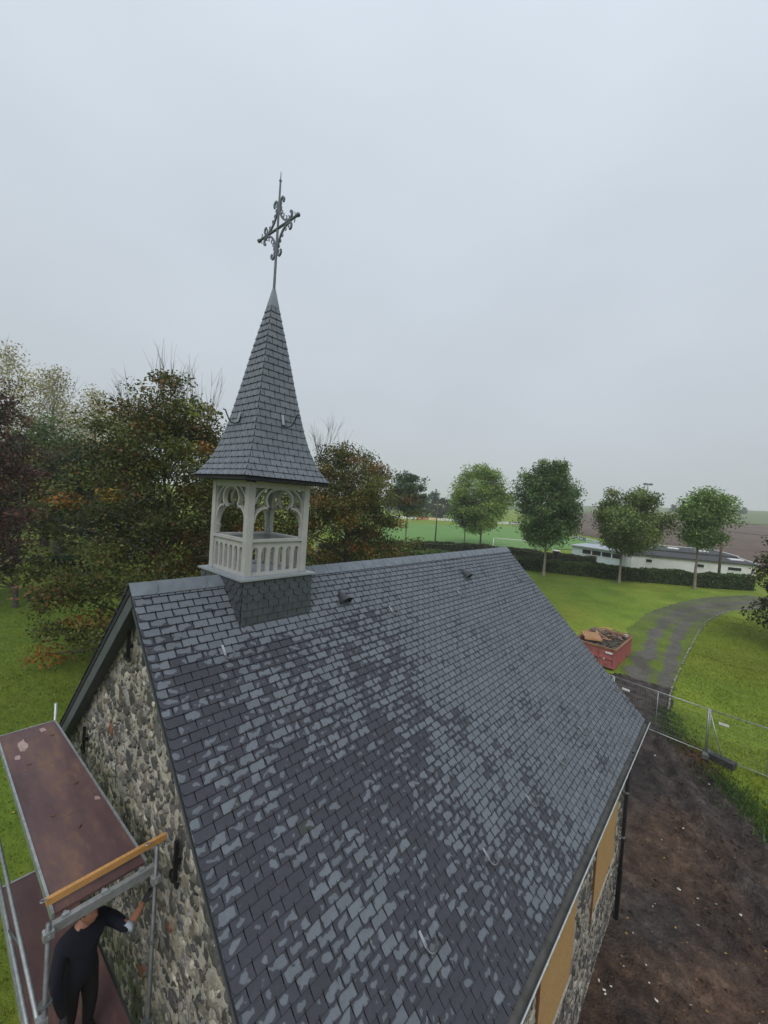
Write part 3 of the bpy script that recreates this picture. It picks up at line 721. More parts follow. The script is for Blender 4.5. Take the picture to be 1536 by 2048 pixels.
# per side: beam, tracery, balustrade
def arcpts(fn, t0, t1, n): return [fn(t) for t in np.linspace(t0, t1, n)]
HO = PO - PW_   # half opening
for kf in range(4):
    nn, tt_ = [np.array(q, float) for q in face_frame(kf)]
    def T(s_, z, dp=0.): return ctr + nn * (PO - .06 + dp) + tt_ * s_ + np.array([0, 0, RIDGE + z])
    b = MB(); b.prism([T(-HO - .001, 1.515, .055), T(HO + .001, 1.515, .055), T(HO + .001, 1.62, .055), T(-HO - .001, 1.62, .055)], -nn * .10); obj('top_beam', b, M['paint'], turret)
    lobes = []
    for sg in (-1, 1):
        lower = spline([(HO + .01, .84), (HO - .005, .93), (HO - .045, 1.08), (HO - .12, 1.165), (HO - .20, 1.195), (HO - .275, 1.19), (.185, 1.165)])
        upper = spline([(.185, 1.165), (.235, 1.24), (.258, 1.33), (.225, 1.43), (.14, 1.498), (.0, 1.525)])
        outer = spline([(HO + .005, 1.10), (HO - .01, 1.24), (HO - .06, 1.37), (HO - .15, 1.47), (HO - .26, 1.53)])
        for nm, P, w in (('tracery_lobe', lower, .035), ('tracery_lobe', upper, .035), ('tracery_arch', outer, .031)):
            b = MB(); b.sweep([T(sg * q[0], q[1]) for q in P], w, .075 if nm != 'tracery_arch' else .058, nn); obj(nm, b, M['paint'], turret)
        b = MB(); b.prism([T(sg * (HO + .002), .74, .035), T(sg * (HO - .02), .77, .035), T(sg * (HO - .028), .84, .035), T(sg * (HO + .002), .87, .035)], -nn * .07); obj('corbel', b, M['paint'], turret)
        b = MB(); b.prism([T(sg * HO, .69, .03), T(sg * (HO - .022), .69, .03), T(sg * (HO - .022), 1.515, .03), T(sg * HO, 1.515, .03)], -nn * .05); obj('jamb_strip', b, M['paint'], turret)
    # balustrade: handrail, arcade board, balusters, bottom rail
    b = MB(); b.prism([T(-HO, .635, .058), T(HO, .635, .058), T(HO, .678, .058), T(-HO, .678, .058)], -nn * .105); BAL = obj('handrail', b, M['paint'], turret)
    b = MB(); b.prism([T(-HO, .078, .035), T(HO, .078, .035), T(HO, .135, .035), T(-HO, .135, .035)], -nn * .055); obj('bottom_rail', b, M['paint'], turret)
    nb = 6; pit = 2 * HO / nb; bw = .062; ow = pit - bw
    b = MB()
    for c in range(nb):
        c0 = -HO + (c + .5) * pit; ap = [(c0 + ow / 2 * math.cos(t), .47 + .075 * math.sin(t) ** .85) for t in np.linspace(math.pi, 0, 9)]
        ap = [(c0 - pit / 2, .47)] + ap + [(c0 + pit / 2, .47)]
        for (s0, z0), (s1, z1) in zip(ap[:-1], ap[1:]): 
            if s1 - s0 < 1e-4: continue
            b.prism([T(s0, z0, .03), T(s1, z1, .03), T(s1, .635, .03), T(s0, .635, .03)], -nn * .045)
    obj('arcade_board', b, M['paint'], turret)
    for c in range(nb + 1):
        s0 = -HO + c * pit; a, d_ = max(s0 - bw / 2, -HO + .001), min(s0 + bw / 2, HO - .001)
        b = MB(); b.prism([T(a, .135, .03), T(d_, .135, .03), T(d_, .4695, .03), T(a, .4695, .03)], -nn * .045); obj('baluster', b, M['paint'], turret)
# spire
prof = [(.015, 5.02), (.075, 4.69), (.13, 4.40), (.232, 3.86), (.338, 3.25), (.445, 2.70), (.512, 2.40), (.60, 2.10), (.70, 1.87), (.835, 1.685)]
ph = np.array([q[0] for q in prof]); pz = np.array([q[1] for q in prof])
zs_ = np.linspace(5.02, 1.685, 200); hs_ = np.interp(-zs_, -pz, ph)
ks = np.ones(15) / 15; hs2 = np.convolve(np.pad(hs_, 7, mode='edge'), ks, 'valid'); hs2[:6] = hs_[:6]; hs2[-8:] = hs_[-8:]
arc = np.concatenate([[0], np.cumsum(np.hypot(np.diff(hs2), np.diff(zs_)))])
fh = lambda s_: np.interp(s_, arc, hs2); fz = lambda s_: np.interp(s_, arc, zs_)
sb = MB()
lv = np.linspace(0, arc[-1], 28)
for s0, s1 in zip(lv[:-1], lv[1:]):
    h0, z0, h1, z1 = fh(s0) - .012, fz(s0), fh(s1) - .012, fz(s1); h0 = max(h0, .004)
    sb.add([(sx * h0, TY + sy * h0, RIDGE + z0) for sx, sy in corners] + [(sx * h1, TY + sy * h1, RIDGE + z1) for sx, sy in corners], [(i, (i + 1) % 4, 4 + (i + 1) % 4, 4 + i) for i in range(4)])
hb = .82; sb.add([(sx * hb, TY + sy * hb, RIDGE + 1.680) for sx, sy in corners] + [(sx * hb, TY + sy * hb, RIDGE + 1.625) for sx, sy in corners], [(0, 1, 2, 3), (7, 6, 5, 4)] + [(i, 4 + i, 4 + (i + 1) % 4, (i + 1) % 4) for i in range(4)])
SPR = obj('spire', sb, M['slate_edge'], turret)
s_lead = np.interp(-4.70, -zs_, arc); nrow = int(round((arc[-1] - s_lead) / .1225)); exr = (arc[-1] - s_lead) / nrow
thook = MB()
for kf in range(4):
    nn, tt_ = [np.array(q, float) for q in face_frame(kf)]
    for r in range(nrow):
        st, sbm = s_lead + r * exr - .03, s_lead + (r + 1) * exr
        zt, zb2, ht, hbm = fz(st), fz(sbm), fh(st), fh(sbm); sl_n = np.array([zt - zb2, hbm - ht]); sl_n /= np.linalg.norm(sl_n)   # outward (normal, up)
        off = .5 * (r % 2); w = .2
        js = [-hbm] + [x for x in [(c + off) * w for c in range(-6, 7)] if -hbm + .045 < x < hbm - .045] + [hbm]
        for a, d_ in zip(js[:-1], js[1:]):
            g = .005; lo = a + g if a > -hbm else a; hi = d_ - g if d_ < hbm else d_
            tl = max(lo, -ht) if a > -hbm else -ht; th_ = min(hi, ht) if d_ < hbm else ht
            if tl > th_: tl = th_ = .5 * (tl + th_)
            def TT(s_, top, o_):
                h, z = (ht, zt) if top else (hbm, zb2); return ctr + nn * (h + sl_n[0] * o_) + tt_ * s_ + np.array([0, 0, RIDGE + z + sl_n[1] * o_])
            V = [TT(tl, 1, -.008), TT(th_, 1, -.008), TT(hi, 0, .007), TT(lo, 0, .007), TT(tl, 1, -.003), TT(th_, 1, -.003), TT(hi, 0, .0145), TT(lo, 0, .0145)]
            sl_t.append((np.array(V), [(3, 2, 1, 0), (4, 5, 6, 7), (0, 1, 5, 4), (1, 2, 6, 5), (2, 3, 7, 6), (3, 0, 4, 7)], SPR, M['slate_t'], kf))
            if kf < 2 and hi - lo > .1:
                c0 = .5 * (lo + hi); P = TT(c0, 0, .017); up_ = (TT(c0, 1, .006) - P); up_ /= np.linalg.norm(up_)
                thook.bar(P - up_ * .006, P + up_ * .03, .005, .005, nn)
o = obj('slate_hook', thook, M['black'], SPR); tag(o, kind='stuff')
cen = np.array([q[0].mean(0) for q in sl_t]); _, zc = project(cen); ar = np.array([np.ptp(q[0][:, 2]) * max(np.ptp(q[0][:, 0]), np.ptp(q[0][:, 1])) for q in sl_t])
scr = np.where(np.array([q[4] < 2 for q in sl_t]), ar / zc ** 2, 0); od = np.argsort(-scr); sing = set(od[:300].tolist())
for k in od[:300]:
    V, Fs, par, mt, _ = sl_t[k]; mm = join_pieces([(V, Fs)]).mesh('slate'); mm.materials.append(mt); mm.materials.append(M['cut_edge']); mm.polygons.foreach_set('material_index', [0, 0] + [1] * (len(Fs) - 2)); link('slate', mm, par)
for par, mt in ((CB, M['slate_curb']), (SPR, M['slate_t'])):
    L_ = [(q[0], q[1]) for k, q in enumerate(sl_t) if k not in sing and q[2] is par]
    if L_: tag(obj('slate', fast_join(L_), mt, par), kind='stuff')
b = MB(); h1 = .082; b.add([(sx * h1, TY + sy * h1, RIDGE + 4.685) for sx, sy in corners] + [(sx * .018, TY + sy * .018, RIDGE + 5.03) for sx, sy in corners], [(i, (i + 1) % 4, 4 + (i + 1) % 4, 4 + i) for i in range(4)] + [(4, 5, 6, 7), (3, 2, 1, 0)]); obj('lead_cap', b, M['lead'], turret)
# spire hooks
for kf, sx_ in ((0, .02), (1, -.05)):
    nn, tt_ = [np.array(q, float) for q in face_frame(kf)]; h = .455; z = 2.66
    def H(a, o_, dz): return ctr + nn * (h + o_) + tt_ * a + np.array([0, 0, RIDGE + z + dz])
    b = MB(); s_ = 1 if kf == 0 else -1
    b.tube(spline([H(sx_, .0, .05), H(sx_ + .01 * s_, .03, -.05), H(sx_ + .05 * s_, .08, -.08), H(sx_ + .11 * s_, .13, -.05), H(sx_ + .15 * s_, .17, .06), H(sx_ + .16 * s_, .20, .13), H(sx_ + .19 * s_, .22, .14)], 4), .011, 7); SH = obj('spire_hook', b, M['black'], SPR, True)
    b = MB(); b.prism([H(sx_ - .025, .0, .12), H(sx_ + .02, .0, .12), H(sx_ + .02, .045, -.05), H(sx_ - .025, .045, -.05)], nn * .012); obj('hook_plate', b, M['galv'], SPR)
# iron cross
b = MB(); zc0 = RIDGE + 6.06
b.tube([(0, TY, RIDGE + 4.98), (0, TY, RIDGE + 6.0), (0, TY, RIDGE + 6.88)], [.024, .021, .016], 8); b.tube([(0, TY, RIDGE + 6.85), (0, TY, RIDGE + 6.875), (0, TY, RIDGE + 6.90)], [.014, .026, .014], 8); b.tube([(0, TY, RIDGE + 6.88), (0, TY, RIDGE + 7.03)], [.011, .005], 6)
CX = obj('cross', b, M['iron'], turret); CX['label'] = 'wrought iron cross with scrolled brackets'
b = MB(); b.tube([(-.56, TY, zc0), (.56, TY, zc0)], .022, 8)
for s_ in (-1, 1): 
    b.tube([(s_ * .54, TY, zc0), (s_ * .575, TY, zc0), (s_ * .60, TY, zc0), (s_ * .625, TY, zc0)], [.018, .036, .036, .012], 8)
    b.tube(spline([(s_ * .46, TY, zc0 - .005), (s_ * .50, TY, zc0 + .03), (s_ * .485, TY, zc0 + .085)], 4), .009, 5); b.tube(spline([(s_ * .46, TY, zc0), (s_ * .50, TY, zc0 - .03), (s_ * .485, TY, zc0 - .085)], 4), .009, 5)
obj('cross_arm', b, M['iron'], CX)
for a in (-1, 1):
    for c in (-1, 1):
        b = MB(); q = spline([(.13, .40), (.145, .455), (.10, .495), (.05, .46), (.03, .37), (.05, .27), (.10, .17), (.18, .085), (.27, .035), (.36, .03), (.405, .075), (.40, .135), (.355, .145)], 5)
        b.sweep([(a * x, TY, zc0 + c * z) for x, z in q], .034, .026, (0, 1, 0))
        for t in (.33, .40, .47, .54, .61, .68):
            x, z = q[int(t * len(q))]; b.tube(spline([(a * x, TY, zc0 + c * z), (a * (x + .035), TY, zc0 + c * (z + .012)), (a * (x + .045), TY, zc0 + c * (z + .05)), (a * (x + .02), TY, zc0 + c * (z + .065))], 3), .010, 5)
        obj('scroll', b, M['iron'], CX)

# =================================================================== SCAFFOLD
scaf = root('scaffold', (-1, -.55, 0), 'steel scaffold with red-brown decks against the stone gable', 'scaffold')
DZ = RIDGE - 3.17; LZ = RIDGE - 5.17
dk_poly = [(-3.12, -.20), (1.22, -.06), (1.22, -.93), (-3.12, -.97)]
b = MB(); b.prism([(x, y, DZ - .03) for x, y in dk_poly], (0, 0, .03)); DK = obj('deck', b, M['deck'], scaf); DK['label'] = 'upper red-brown plywood deck'
for (a, c), w in ((((-3.12, -.20), (1.22, -.06)), 1), (((-3.12, -.97), (1.22, -.93)), -1)):
    b = MB(); b.bar((a[0], a[1] + w * .014, DZ - .035), (c[0], c[1] + w * .014, DZ - .035), .026, .095); obj('deck_edge', b, M['galv'], DK)
b = MB(); b.bar((-3.13, -.21, DZ - .035), (-3.13, -.96, DZ - .035), .02, .08); obj('deck_edge', b, M['galv'], DK)
for cx_, cy_, r_, sd in ((-2.55, -.72, .17, 1), (-2.9, -.4, .10, 2), (-.35, -.17, .07, 3), (-2.2, -.82, .08, 4)):
    q = np.random.default_rng(sd); sp_ = MB(); sp_.prism([(cx_ + r_ * (1.6 if sd == 1 else 1) * math.cos(t) * q.uniform(.4, 1.1), cy_ + r_ * .6 * math.sin(t) * q.uniform(.4, 1.1), DZ + .0005) for t in np.linspace(0, 2 * math.pi, 13)[:-1]], (0, 0, .003)); obj('mortar_splash', sp_, M['spill'], DK)
for k, (x, y, a) in enumerate(((-1.9, -.75, .5), (-.9, -.35, 1.2), (-.4, -.7, .2), (.1, -.5, 2.0), (-2.6, -.35, .9))):
    b = MB(); b.tube(spline([(x, y, DZ + .006), (x + .03 * math.cos(a), y + .03 * math.sin(a), DZ + .014), (x + .07 * math.cos(a + .4), y + .07 * math.sin(a + .4), DZ + .008)], 4), [.004] + [.008] * 7 + [.003], 5); obj('wood_chip', b, M['brownframe'], DK)
# toe board at the end, with the end ring fittings
TBx = 1.13
b = MB(); b.bar((TBx, -.99, DZ + .10), (TBx - .02, .30, DZ + .10), .045, .075); TB = obj('toe_board', b, M['orange'], scaf); TB['label'] = 'orange wooden toe board'
for y in (-1.02, -.015):
    b = MB(); b.tube([(TBx + .035 + .02 * math.cos(t), y + .028 * math.sin(t), DZ + .165) for t in np.linspace(0, 2 * math.pi, 13)], .005, 5, False); obj('toe_board_ring', b, M['galv'], TB)
# transom profile under the deck end
b = MB(); tx = 1.30
b.bar((tx, -.98, DZ - .03), (tx, .02, DZ - .03), .05, .012); b.bar((tx + .028, -.98, DZ - .075), (tx + .028, .02, DZ - .075), .008, .10); b.bar((tx - .028, -.98, DZ - .075), (tx - .028, .02, DZ - .075), .008, .10); obj('transom', b, M['galv'], scaf)
for y in (-.85, -.5, -.12):
    b = MB(); b.tube([(tx - .01, y - .03, DZ - .01), (tx - .01, y + .03, DZ - .01)], .02, 7); b.box((tx - .06, y - .012, DZ - .024), (tx + .0, y + .012, DZ - .008)); obj('deck_claw', b, M['galv'], scaf)
for x, y, z1, mt in ((1.46, -.02, DZ + .33, 'dullsteel'), (1.34, -1.0, DZ + .04, 'dullsteel'), (-3.20, -.17, DZ + .30, 'galv'), (-3.20, -1.02, DZ + .02, 'galv')):
    b = MB(); b.tube([(x, y, float(gz(x, y)) - .02), (x, y, z1)], .0242, 10); PSS = obj('standard', b, M[mt], scaf, True)
    for z in (1.2, 2.2, 3.2, 4.2, 5.2):
        b = MB(); b.tube([(x, y, z), (x, y, z + .01)], .06, 10); obj('rosette', b, M[mt], PSS)
    b = MB(); b.box((x - .075, y - .075, float(gz(x, y)) - .03), (x + .075, y + .075, float(gz(x, y)) + .012)); obj('base_plate', b, M[mt], PSS)
for x_ in (-1.7, -.25):
    b = MB(); b.bar((x_, -.155 + (x_ + 3.12) * .032, DZ + .0012), (x_, -.955, DZ + .0012), .006, .002); obj('deck_seam', b, M['dullsteel'], DK)
for x, y, z in ((1.46, -.02, DZ - .08), (1.34, -1.0, DZ - .08), (1.34, -1.02, LZ + 1.0), (1.34, -1.02, LZ + .5), (2.75, -1.03, LZ + 1.0), (2.75, -1.03, LZ + .5)):
    b = MB(); b.box((x - .042, y - .045, z - .04), (x + .042, y + .045, z + .04)); b.tube([(x - .06, y, z), (x + .06, y, z)], .016, 6); obj('coupler', b, M['galv'], scaf)
# lower deck, guard rails, ledgers
b = MB(); b.prism([(-2.04, -.20, LZ - .03), (2.6, -.10, LZ - .03), (2.6, -.99, LZ - .03), (-2.04, -.99, LZ - .03)], (0, 0, .03)); LD = obj('deck', b, M['deck'], scaf); LD['label'] = 'lower red-brown plywood deck'
b = MB(); b.bar((-2.055, -.18, LZ - .02), (-2.055, -1.0, LZ - .02), .03, .075); obj('deck_edge', b, M['galv'], LD)
b = MB(); b.bar((-2.04, -1.006, LZ - .03), (2.6, -1.006, LZ - .03), .026, .09); obj('deck_edge', b, M['galv'], LD)
for z in (LZ + 1.0, LZ + .5):
    b = MB(); b.tube([(-3.2, -1.065, z), (2.75, -1.04, z)], .0242, 10); obj('guard_rail', b, M['galv'], scaf, True)
b = MB(); b.tube([(-.6, -1.05, LZ + .5), (.3, -1.05, LZ + 1.0)], .018, 8); obj('brace', b, M['dullsteel'], scaf, True)
b = MB(); b.tube([(-3.2, -1.02, .3), (1.34, -1.03, LZ - .3)], .0242, 8); obj('brace', b, M['galv'], scaf, True)
for y, x0, x1 in ((-.17, -3.2, 1.46), (-1.02, -3.2, 1.34)):
    b = MB(); b.tube([(x0, y, LZ - .11), (x1, y + .08, LZ - .11)], .0242, 8); obj('ledger', b, M['dullsteel'], scaf, True)
b = MB(); b.tube([(2.75, -1.02, float(gz(2.75, -1)) - .02), (2.75, -1.02, LZ + 1.05)], .0242, 10); obj('standard', b, M['galv'], scaf, True)
b = MB(); b.tube([(2.75, -.12, float(gz(2.75, -.1)) - .02), (2.75, -.12, LZ + .1)], .0242, 10); obj('standard', b, M['galv'], scaf, True)
for x in (-2.1, 1.42, 2.72):
    b = MB(); b.tube([(x, -1.03, LZ - .065), (x, -.10, LZ - .065)], .0242, 8); obj('transom', b, M['galv'], scaf, True)

# =================================================================== PERSON
def skin_mesh(name, joints, edges, subdiv=2):
    """body surface grown over a jointed skeleton with a Skin modifier, then baked"""
    m = bpy.data.meshes.new(name); m.from_pydata([j[:3] for j in joints], edges, []); m.update()
    o = bpy.data.objects.new(name, m); COL.objects.link(o)
    md_ = o.modifiers.new('skin', 'SKIN'); md_.use_smooth_shade = True
    for i, j in enumerate(joints):
        sv = m.skin_vertices[0].data[i]; r = j[3]; sv.radius = r if isinstance(r, tuple) else (r, r); sv.use_root = i == 0
    ss = o.modifiers.new('sub', 'SUBSURF'); ss.levels = subdiv; ss.render_levels = subdiv
    dg = bpy.context.evaluated_depsgraph_get(); ev = o.evaluated_get(dg); r = bpy.data.meshes.new_from_object(ev)
    bpy.data.objects.remove(o); bpy.data.meshes.remove(m); return r
PX, PY = .98, -.62
person = root('person', (PX, PY, LZ), 'person in a dark navy sweater working under the upper deck, gloved hand on the wall', 'person')
M['navy'] = simple('navy_knit', (.002, .0028, .011), .9, 0, .2, 30, .5, 150, .004)
M['trouser'] = simple('dark_work_trousers', (.004, .004, .0045), .9, 0, .2, 20)
M['skin'] = simple('skin', (.36, .17, .11), .5, 0, .08, 20)
M['hair'] = simple('dark_hair', (.012, .009, .008), .6)
M['glove'] = simple('grey_glove', (.035, .036, .04), .8, 0, .2, 30)
M['cuff'] = simple('pale_cuff', (.38, .44, .52), .8)
z0 = LZ
fx, fy = .95, .31     # facing
def JP(f_, l_, h, r_): return (PX + fx * f_ - fy * l_, PY + fy * f_ + fx * l_, z0 + h, r_)
J = [JP(0, 0, .93, (.19, .15)), JP(.0, 0, 1.10, (.20, .16)), JP(.02, 0, 1.28, (.22, .165)), JP(.03, 0, 1.43, (.17, .12)), JP(.05, 0, 1.51, .066), JP(.08, 0, 1.57, .06),
     JP(.03, .22, 1.38, .088), JP(.12, .34, 1.24, .078), JP(.27, .37, 1.18, .062), JP(.24, .53, 1.22, .047), JP(.20, .63, 1.245, .036),
     JP(.03, -.22, 1.38, .088), JP(.06, -.29, 1.13, .070), JP(.14, -.29, .92, .052), JP(.20, -.27, .76, .036),
     JP(0, .10, .84, .115), JP(.03, .12, .48, .085), JP(-.02, .13, .10, .058), JP(.11, .13, .045, .05),
     JP(0, -.10, .84, .115), JP(.03, -.12, .48, .085), JP(-.02, -.13, .10, .058), JP(.11, -.13, .045, .05)]
Ed = [(0, 1), (1, 2), (2, 3), (3, 4), (4, 5), (3, 6), (6, 7), (7, 8), (8, 9), (9, 10), (3, 11), (11, 12), (12, 13), (13, 14), (0, 15), (15, 16), (16, 17), (17, 18), (0, 19), (19, 20), (20, 21), (21, 22)]
bm_ = skin_mesh('body', J, Ed)
# head joined into the same mesh: skull, jaw, nose, ears, looking up along the arm
hm = bmesh.new(); hm.from_mesh(bm_)
hb_ = bmesh.new(); bmesh.ops.create_uvsphere(hb_, u_segments=24, v_segments=16, radius=1)
for v in hb_.verts:
    x, y, z = v.co; jaw = max(0, -z); wx = .074 * (1 - .22 * jaw); wy = .095 * (1 - .10 * jaw)
    v.co = (x * wx, y * wy + .012 * jaw, z * .118)
    if y > .8 and -.35 < z < .2 and abs(x) < .22: v.co.y += .022 * (1 - abs(x) / .22) * (.2 - z)/.4
    if y > .7 and .05 < z < .25 and .2 < abs(x) < .6: v.co.y -= .008
    if abs(x) > .93 and abs(z) < .3 and y < .2: v.co.x *= 1.16
HM_ = Matrix.Translation(JP(.11, .0, 1.645, 0)[:3]) @ Matrix.Rotation(math.atan2(fy, fx) - math.pi / 2 + .35, 4, 'Z') @ Matrix.Rotation(R_(6), 4, 'X')
hb_.transform(HM_)
tmp = bpy.data.meshes.new('h'); hb_.to_mesh(tmp); hb_.free(); hm.from_mesh(tmp); bpy.data.meshes.remove(tmp); hm.to_mesh(bm_); hm.free()
for q in ('trouser', 'navy', 'skin'): bm_.materials.append(M[q])
elbow = np.array(J[8][:3]); wrist = np.array(J[10][:3])
for p in bm_.polygons:
    c = np.array(p.center); p.use_smooth = True; t = (c - elbow) @ (wrist - elbow) / ((wrist - elbow) @ (wrist - elbow))
    dl = np.linalg.norm(np.cross(c - elbow, (wrist - elbow) / np.linalg.norm(wrist - elbow)))
    if c[2] > z0 + 1.50 and np.hypot(c[0] - PX, c[1] - PY) < .26: p.material_index = 2
    elif t > .05 and dl < .09: p.material_index = 2
    elif c[2] > z0 + .90: p.material_index = 1
    else: p.material_index = 0
link('body', bm_, person)
hr = bmesh.new(); bmesh.ops.create_uvsphere(hr, u_segments=24, v_segments=14, radius=1)
bmesh.ops.delete(hr, geom=[v for v in hr.verts if v.co.z < -.1 + .75 * max(0, v.co.y)], context='VERTS')
for v in hr.verts: v.co = (v.co.x * .083, v.co.y * .104 - .004, v.co.z * .128 + .004)
hr.transform(HM_)
m = bpy.data.meshes.new('hair'); hr.to_mesh(m); hr.free(); obj('hair', m, M['hair'], person, True)
b = MB(); d = (wrist - elbow) / np.linalg.norm(wrist - elbow); b.tube([elbow - d * .015, elbow + d * .045], [.074, .066], 12); obj('shirt_cuff', b, M['cuff'], person, True)
def hand(W0, D, Up, name):
    """palm and five bent fingers from wrist W0 along D, back of the hand towards Up"""
    D = D / np.linalg.norm(D); Sd = np.cross(D, Up); Sd /= np.linalg.norm(Sd); Up = np.cross(Sd, D)
    P = lambda a, s_, u_: tuple(W0 + D * a + Sd * s_ + Up * u_)
    jt = [(*P(-.03, 0, 0), .030), (*P(.03, 0, 0), (.040, .022)), (*P(.085, 0, .004), (.044, .020))]; eg = [(0, 1), (1, 2)]
    for k, (s_, l) in enumerate(((-.033, .062), (-.011, .074), (.011, .078), (.032, .070))):
        i = len(jt); jt += [(*P(.10, s_, .004), .011), (*P(.10 + l * .5, s_ * 1.15, -.004), .0095), (*P(.10 + l * .85, s_ * 1.2, -.022), .0085), (*P(.10 + l, s_ * 1.2, -.040), .0075)]; eg += [(2, i), (i, i + 1), (i + 1, i + 2), (i + 2, i + 3)]
    i = len(jt); jt += [(*P(.025, .045, -.006), .013), (*P(.06, .068, -.018), .011), (*P(.09, .072, -.030), .009)]; eg += [(1, i), (i, i + 1), (i + 1, i + 2)]
    return skin_mesh(name, jt, eg, 1)
obj('glove', hand(wrist, wrist - elbow + np.array([0, .05, .04]), np.array([0, -.3, 1.]), 'glove'), M['glove'], person, True)
obj('glove', hand(np.array(J[14][:3]), np.array([.25, .05, -.9]), np.array([0, -1., 0]), 'glove'), M['glove'], person, True)

# =================================================================== FENCE
M['conc'] = simple('concrete_block', (.10, .10, .10), .9, 0, .3, 6, .8, 30, .02)
base1 = G(1222, 1428)[:2]
def top_pt(px, py, z_over=2.0):
    """point seen at a pixel, 2 m above the ground"""
    d = ray(px, py); lo, hi = 1., 80.
    for _ in range(60):
        m_ = .5 * (lo + hi); P = CAM + d * m_
        if P[2] > gz(P[0], P[1]) + z_over: lo = m_
        else: hi = m_
    return CAM + d * lo
J1, J2 = top_pt(1228, 1352)[:2], top_pt(1420, 1418)[:2]
fd = (J2 - J1) / np.linalg.norm(J2 - J1); flen = float(np.linalg.norm(J2 - J1)); fn = np.array([-fd[1], fd[0]])
print('fence panel', flen, J1, J2)
FL = ['mesh site-fence panel across the track beside the red skip', 'mesh site-fence panel with a braced post between mud and lawn', 'mesh site-fence panel standing out on the lawn']
for k in range(-1, 2):
    A0 = J1 + fd * (k * flen + .03); A1 = J1 + fd * ((k + 1) * flen - .03)
    g0, g1 = float(gz(*A0)), float(gz(*A1)); FR = root('mesh_fence', (*A0, g0), FL[k + 1], 'fence', 'site fence panels')
    Q = lambda t, h: np.array([*(A0 + (A1 - A0) * t), g0 + (g1 - g0) * t + h])
    b = MB(); r_ = .021
    b.tube([Q(0, 1.98), Q(1, 1.98)], r_, 8); obj('top_rail', b, M['galv'], FR, True)
    b = MB(); b.tube([Q(0, .13), Q(1, .13)], r_ * .9, 8); obj('bottom_rail', b, M['galv'], FR, True)
    for t in (0, 1, .5):
        b = MB(); b.tube([Q(t, .02), Q(t, 2.0)], r_ if t != .5 else .014, 8); obj('upright', b, M['galv'], FR, True)
    b = MB()
    for i in range(1, int(flen / .10)): b.tube([Q(i * .1 / flen, .14), Q(i * .1 / flen, 1.97)], .0022, 3, False)
    for h in np.arange(.25, 1.95, .24): b.tube([Q(0, h), Q(1, h)], .0022, 3, False)
    obj('wire_mesh', b, M['galv'], FR)
    b = MB(); c_ = Q(.10 if k == 0 else .08, 1.55); b.prism([c_ + np.array([*(fd * .0), -.05]), c_ + np.array([*(fd * .33), -.05]), c_ + np.array([*(fd * .33), .05]), c_ + np.array([*(fd * .0), .05])], np.array([*(-fn * .012), 0])); obj('white_plate', b, simple('white_plate', (.7, .7, .68), .5), FR)
    for t in ((0, 1) if k == 1 else (0,)):
        p_ = Q(t, 0); b = MB(); b.box((-.36, -.12, -.02), (.36, .12, .15))
        for x in (-.22, .22): b.box((x - .05, -.124, .03), (x + .05, .124, .10))
        mm = b.mesh('foot'); mm.transform(Matrix.Translation(Vector(p_)) @ Matrix.Rotation(math.atan2(fn[1], fn[0]), 4, 'Z')); obj('foot', mm, M['conc'], FR)
    if k >= 0:
        b = MB()
        for dx in (-.055, .055): b.tube([Q(0, 1.92) + np.array([*(fd * (dx - .03)), 0]), Q(0, 1.60) + np.array([*(fd * (dx - .03)), 0])], .012, 6)
        b.bar(Q(0, 1.93) + np.array([*(fd * -.11), 0]), Q(0, 1.93) + np.array([*(fd * .06), 0]), .03, .03); obj('clamp', b, M['galv'], FR)
    if k == 1:
        foot = G(1444, 1528); b = MB(); b.tube([Q(0, 1.85), (foot[0], foot[1], foot[2] + .15)], .021, 8); obj('brace', b, M['galv'], FR, True)
        b = MB(); b.box((-.42, -.17, -.03), (.42, .17, .26))
        for x in (-.2, .2): b.box((x - .09, -.175, .20), (x + .09, .175, .263))
        o = obj('brace_block', b, simple('dark_rubber_block', (.035, .036, .037), .8, 0, .35, 8, .6, 30, .02)); o.location = foot; o.rotation_euler = (0, 0, math.atan2(fn[1], fn[0]) + 1.35)
        tag(o, 'dark weathered ballast block holding the fence brace on the lawn edge', 'ballast block')

# =================================================================== SKIP (container) with debris
c1 = G(1227, 1344); c2 = G(1259, 1306)
sd_ = c2[:2] - c1[:2]; sd_ /= np.linalg.norm(sd_); sw = np.array([-sd_[1], sd_[0]])   # length and width axes (width to the west)
LS, WS, HS = 4.1, 2.35, 1.32
print('skip', c1, c2, np.linalg.norm(c2[:2] - c1[:2]))
skip = root('skip', (*c1[:2], c1[2]), 'rusty red steel skip heaped with demolition wood beside the track', 'skip')
M['red'] = Mat('rusty_red_paint', .6); _m = M['red']; _a = _m.noise(1.6, 5, .65); _b = _m.noise(14, 4, .6)
_m.color(_m.mix(_m.map(_m.math('ADD', _m.math('MULTIPLY', _a, .7), _m.math('MULTIPLY', _b, .3)), .53, .68, 0, .9), _m.ramp(_b, [(.3, (.29, .088, .082)), (.7, (.38, .135, .122))]), (.10, .045, .025))); M['red'] = _m.m
M['rust'] = simple('rusty_rim', (.23, .12, .065), .8, 0, .3, 6)
def K(l, w_, h): return np.array([*(c1[:2] + sd_ * l + sw * w_), c1[2] + h])
b = MB(); t = .06
b.prism([K(0, 0, .12), K(LS, 0, .12), K(LS, WS, .12), K(0, WS, .12)], (0, 0, .08)); b.prism([K(0, t, .2), K(0, WS - t, .2), K(0, WS - t, HS), K(0, t, HS)], (*(sd_ * t), 0)); b.prism([K(LS - t, t, .2), K(LS - t, WS - t, .2), K(LS - t, WS - t, HS), K(LS - t, t, HS)], (*(sd_ * t), 0))
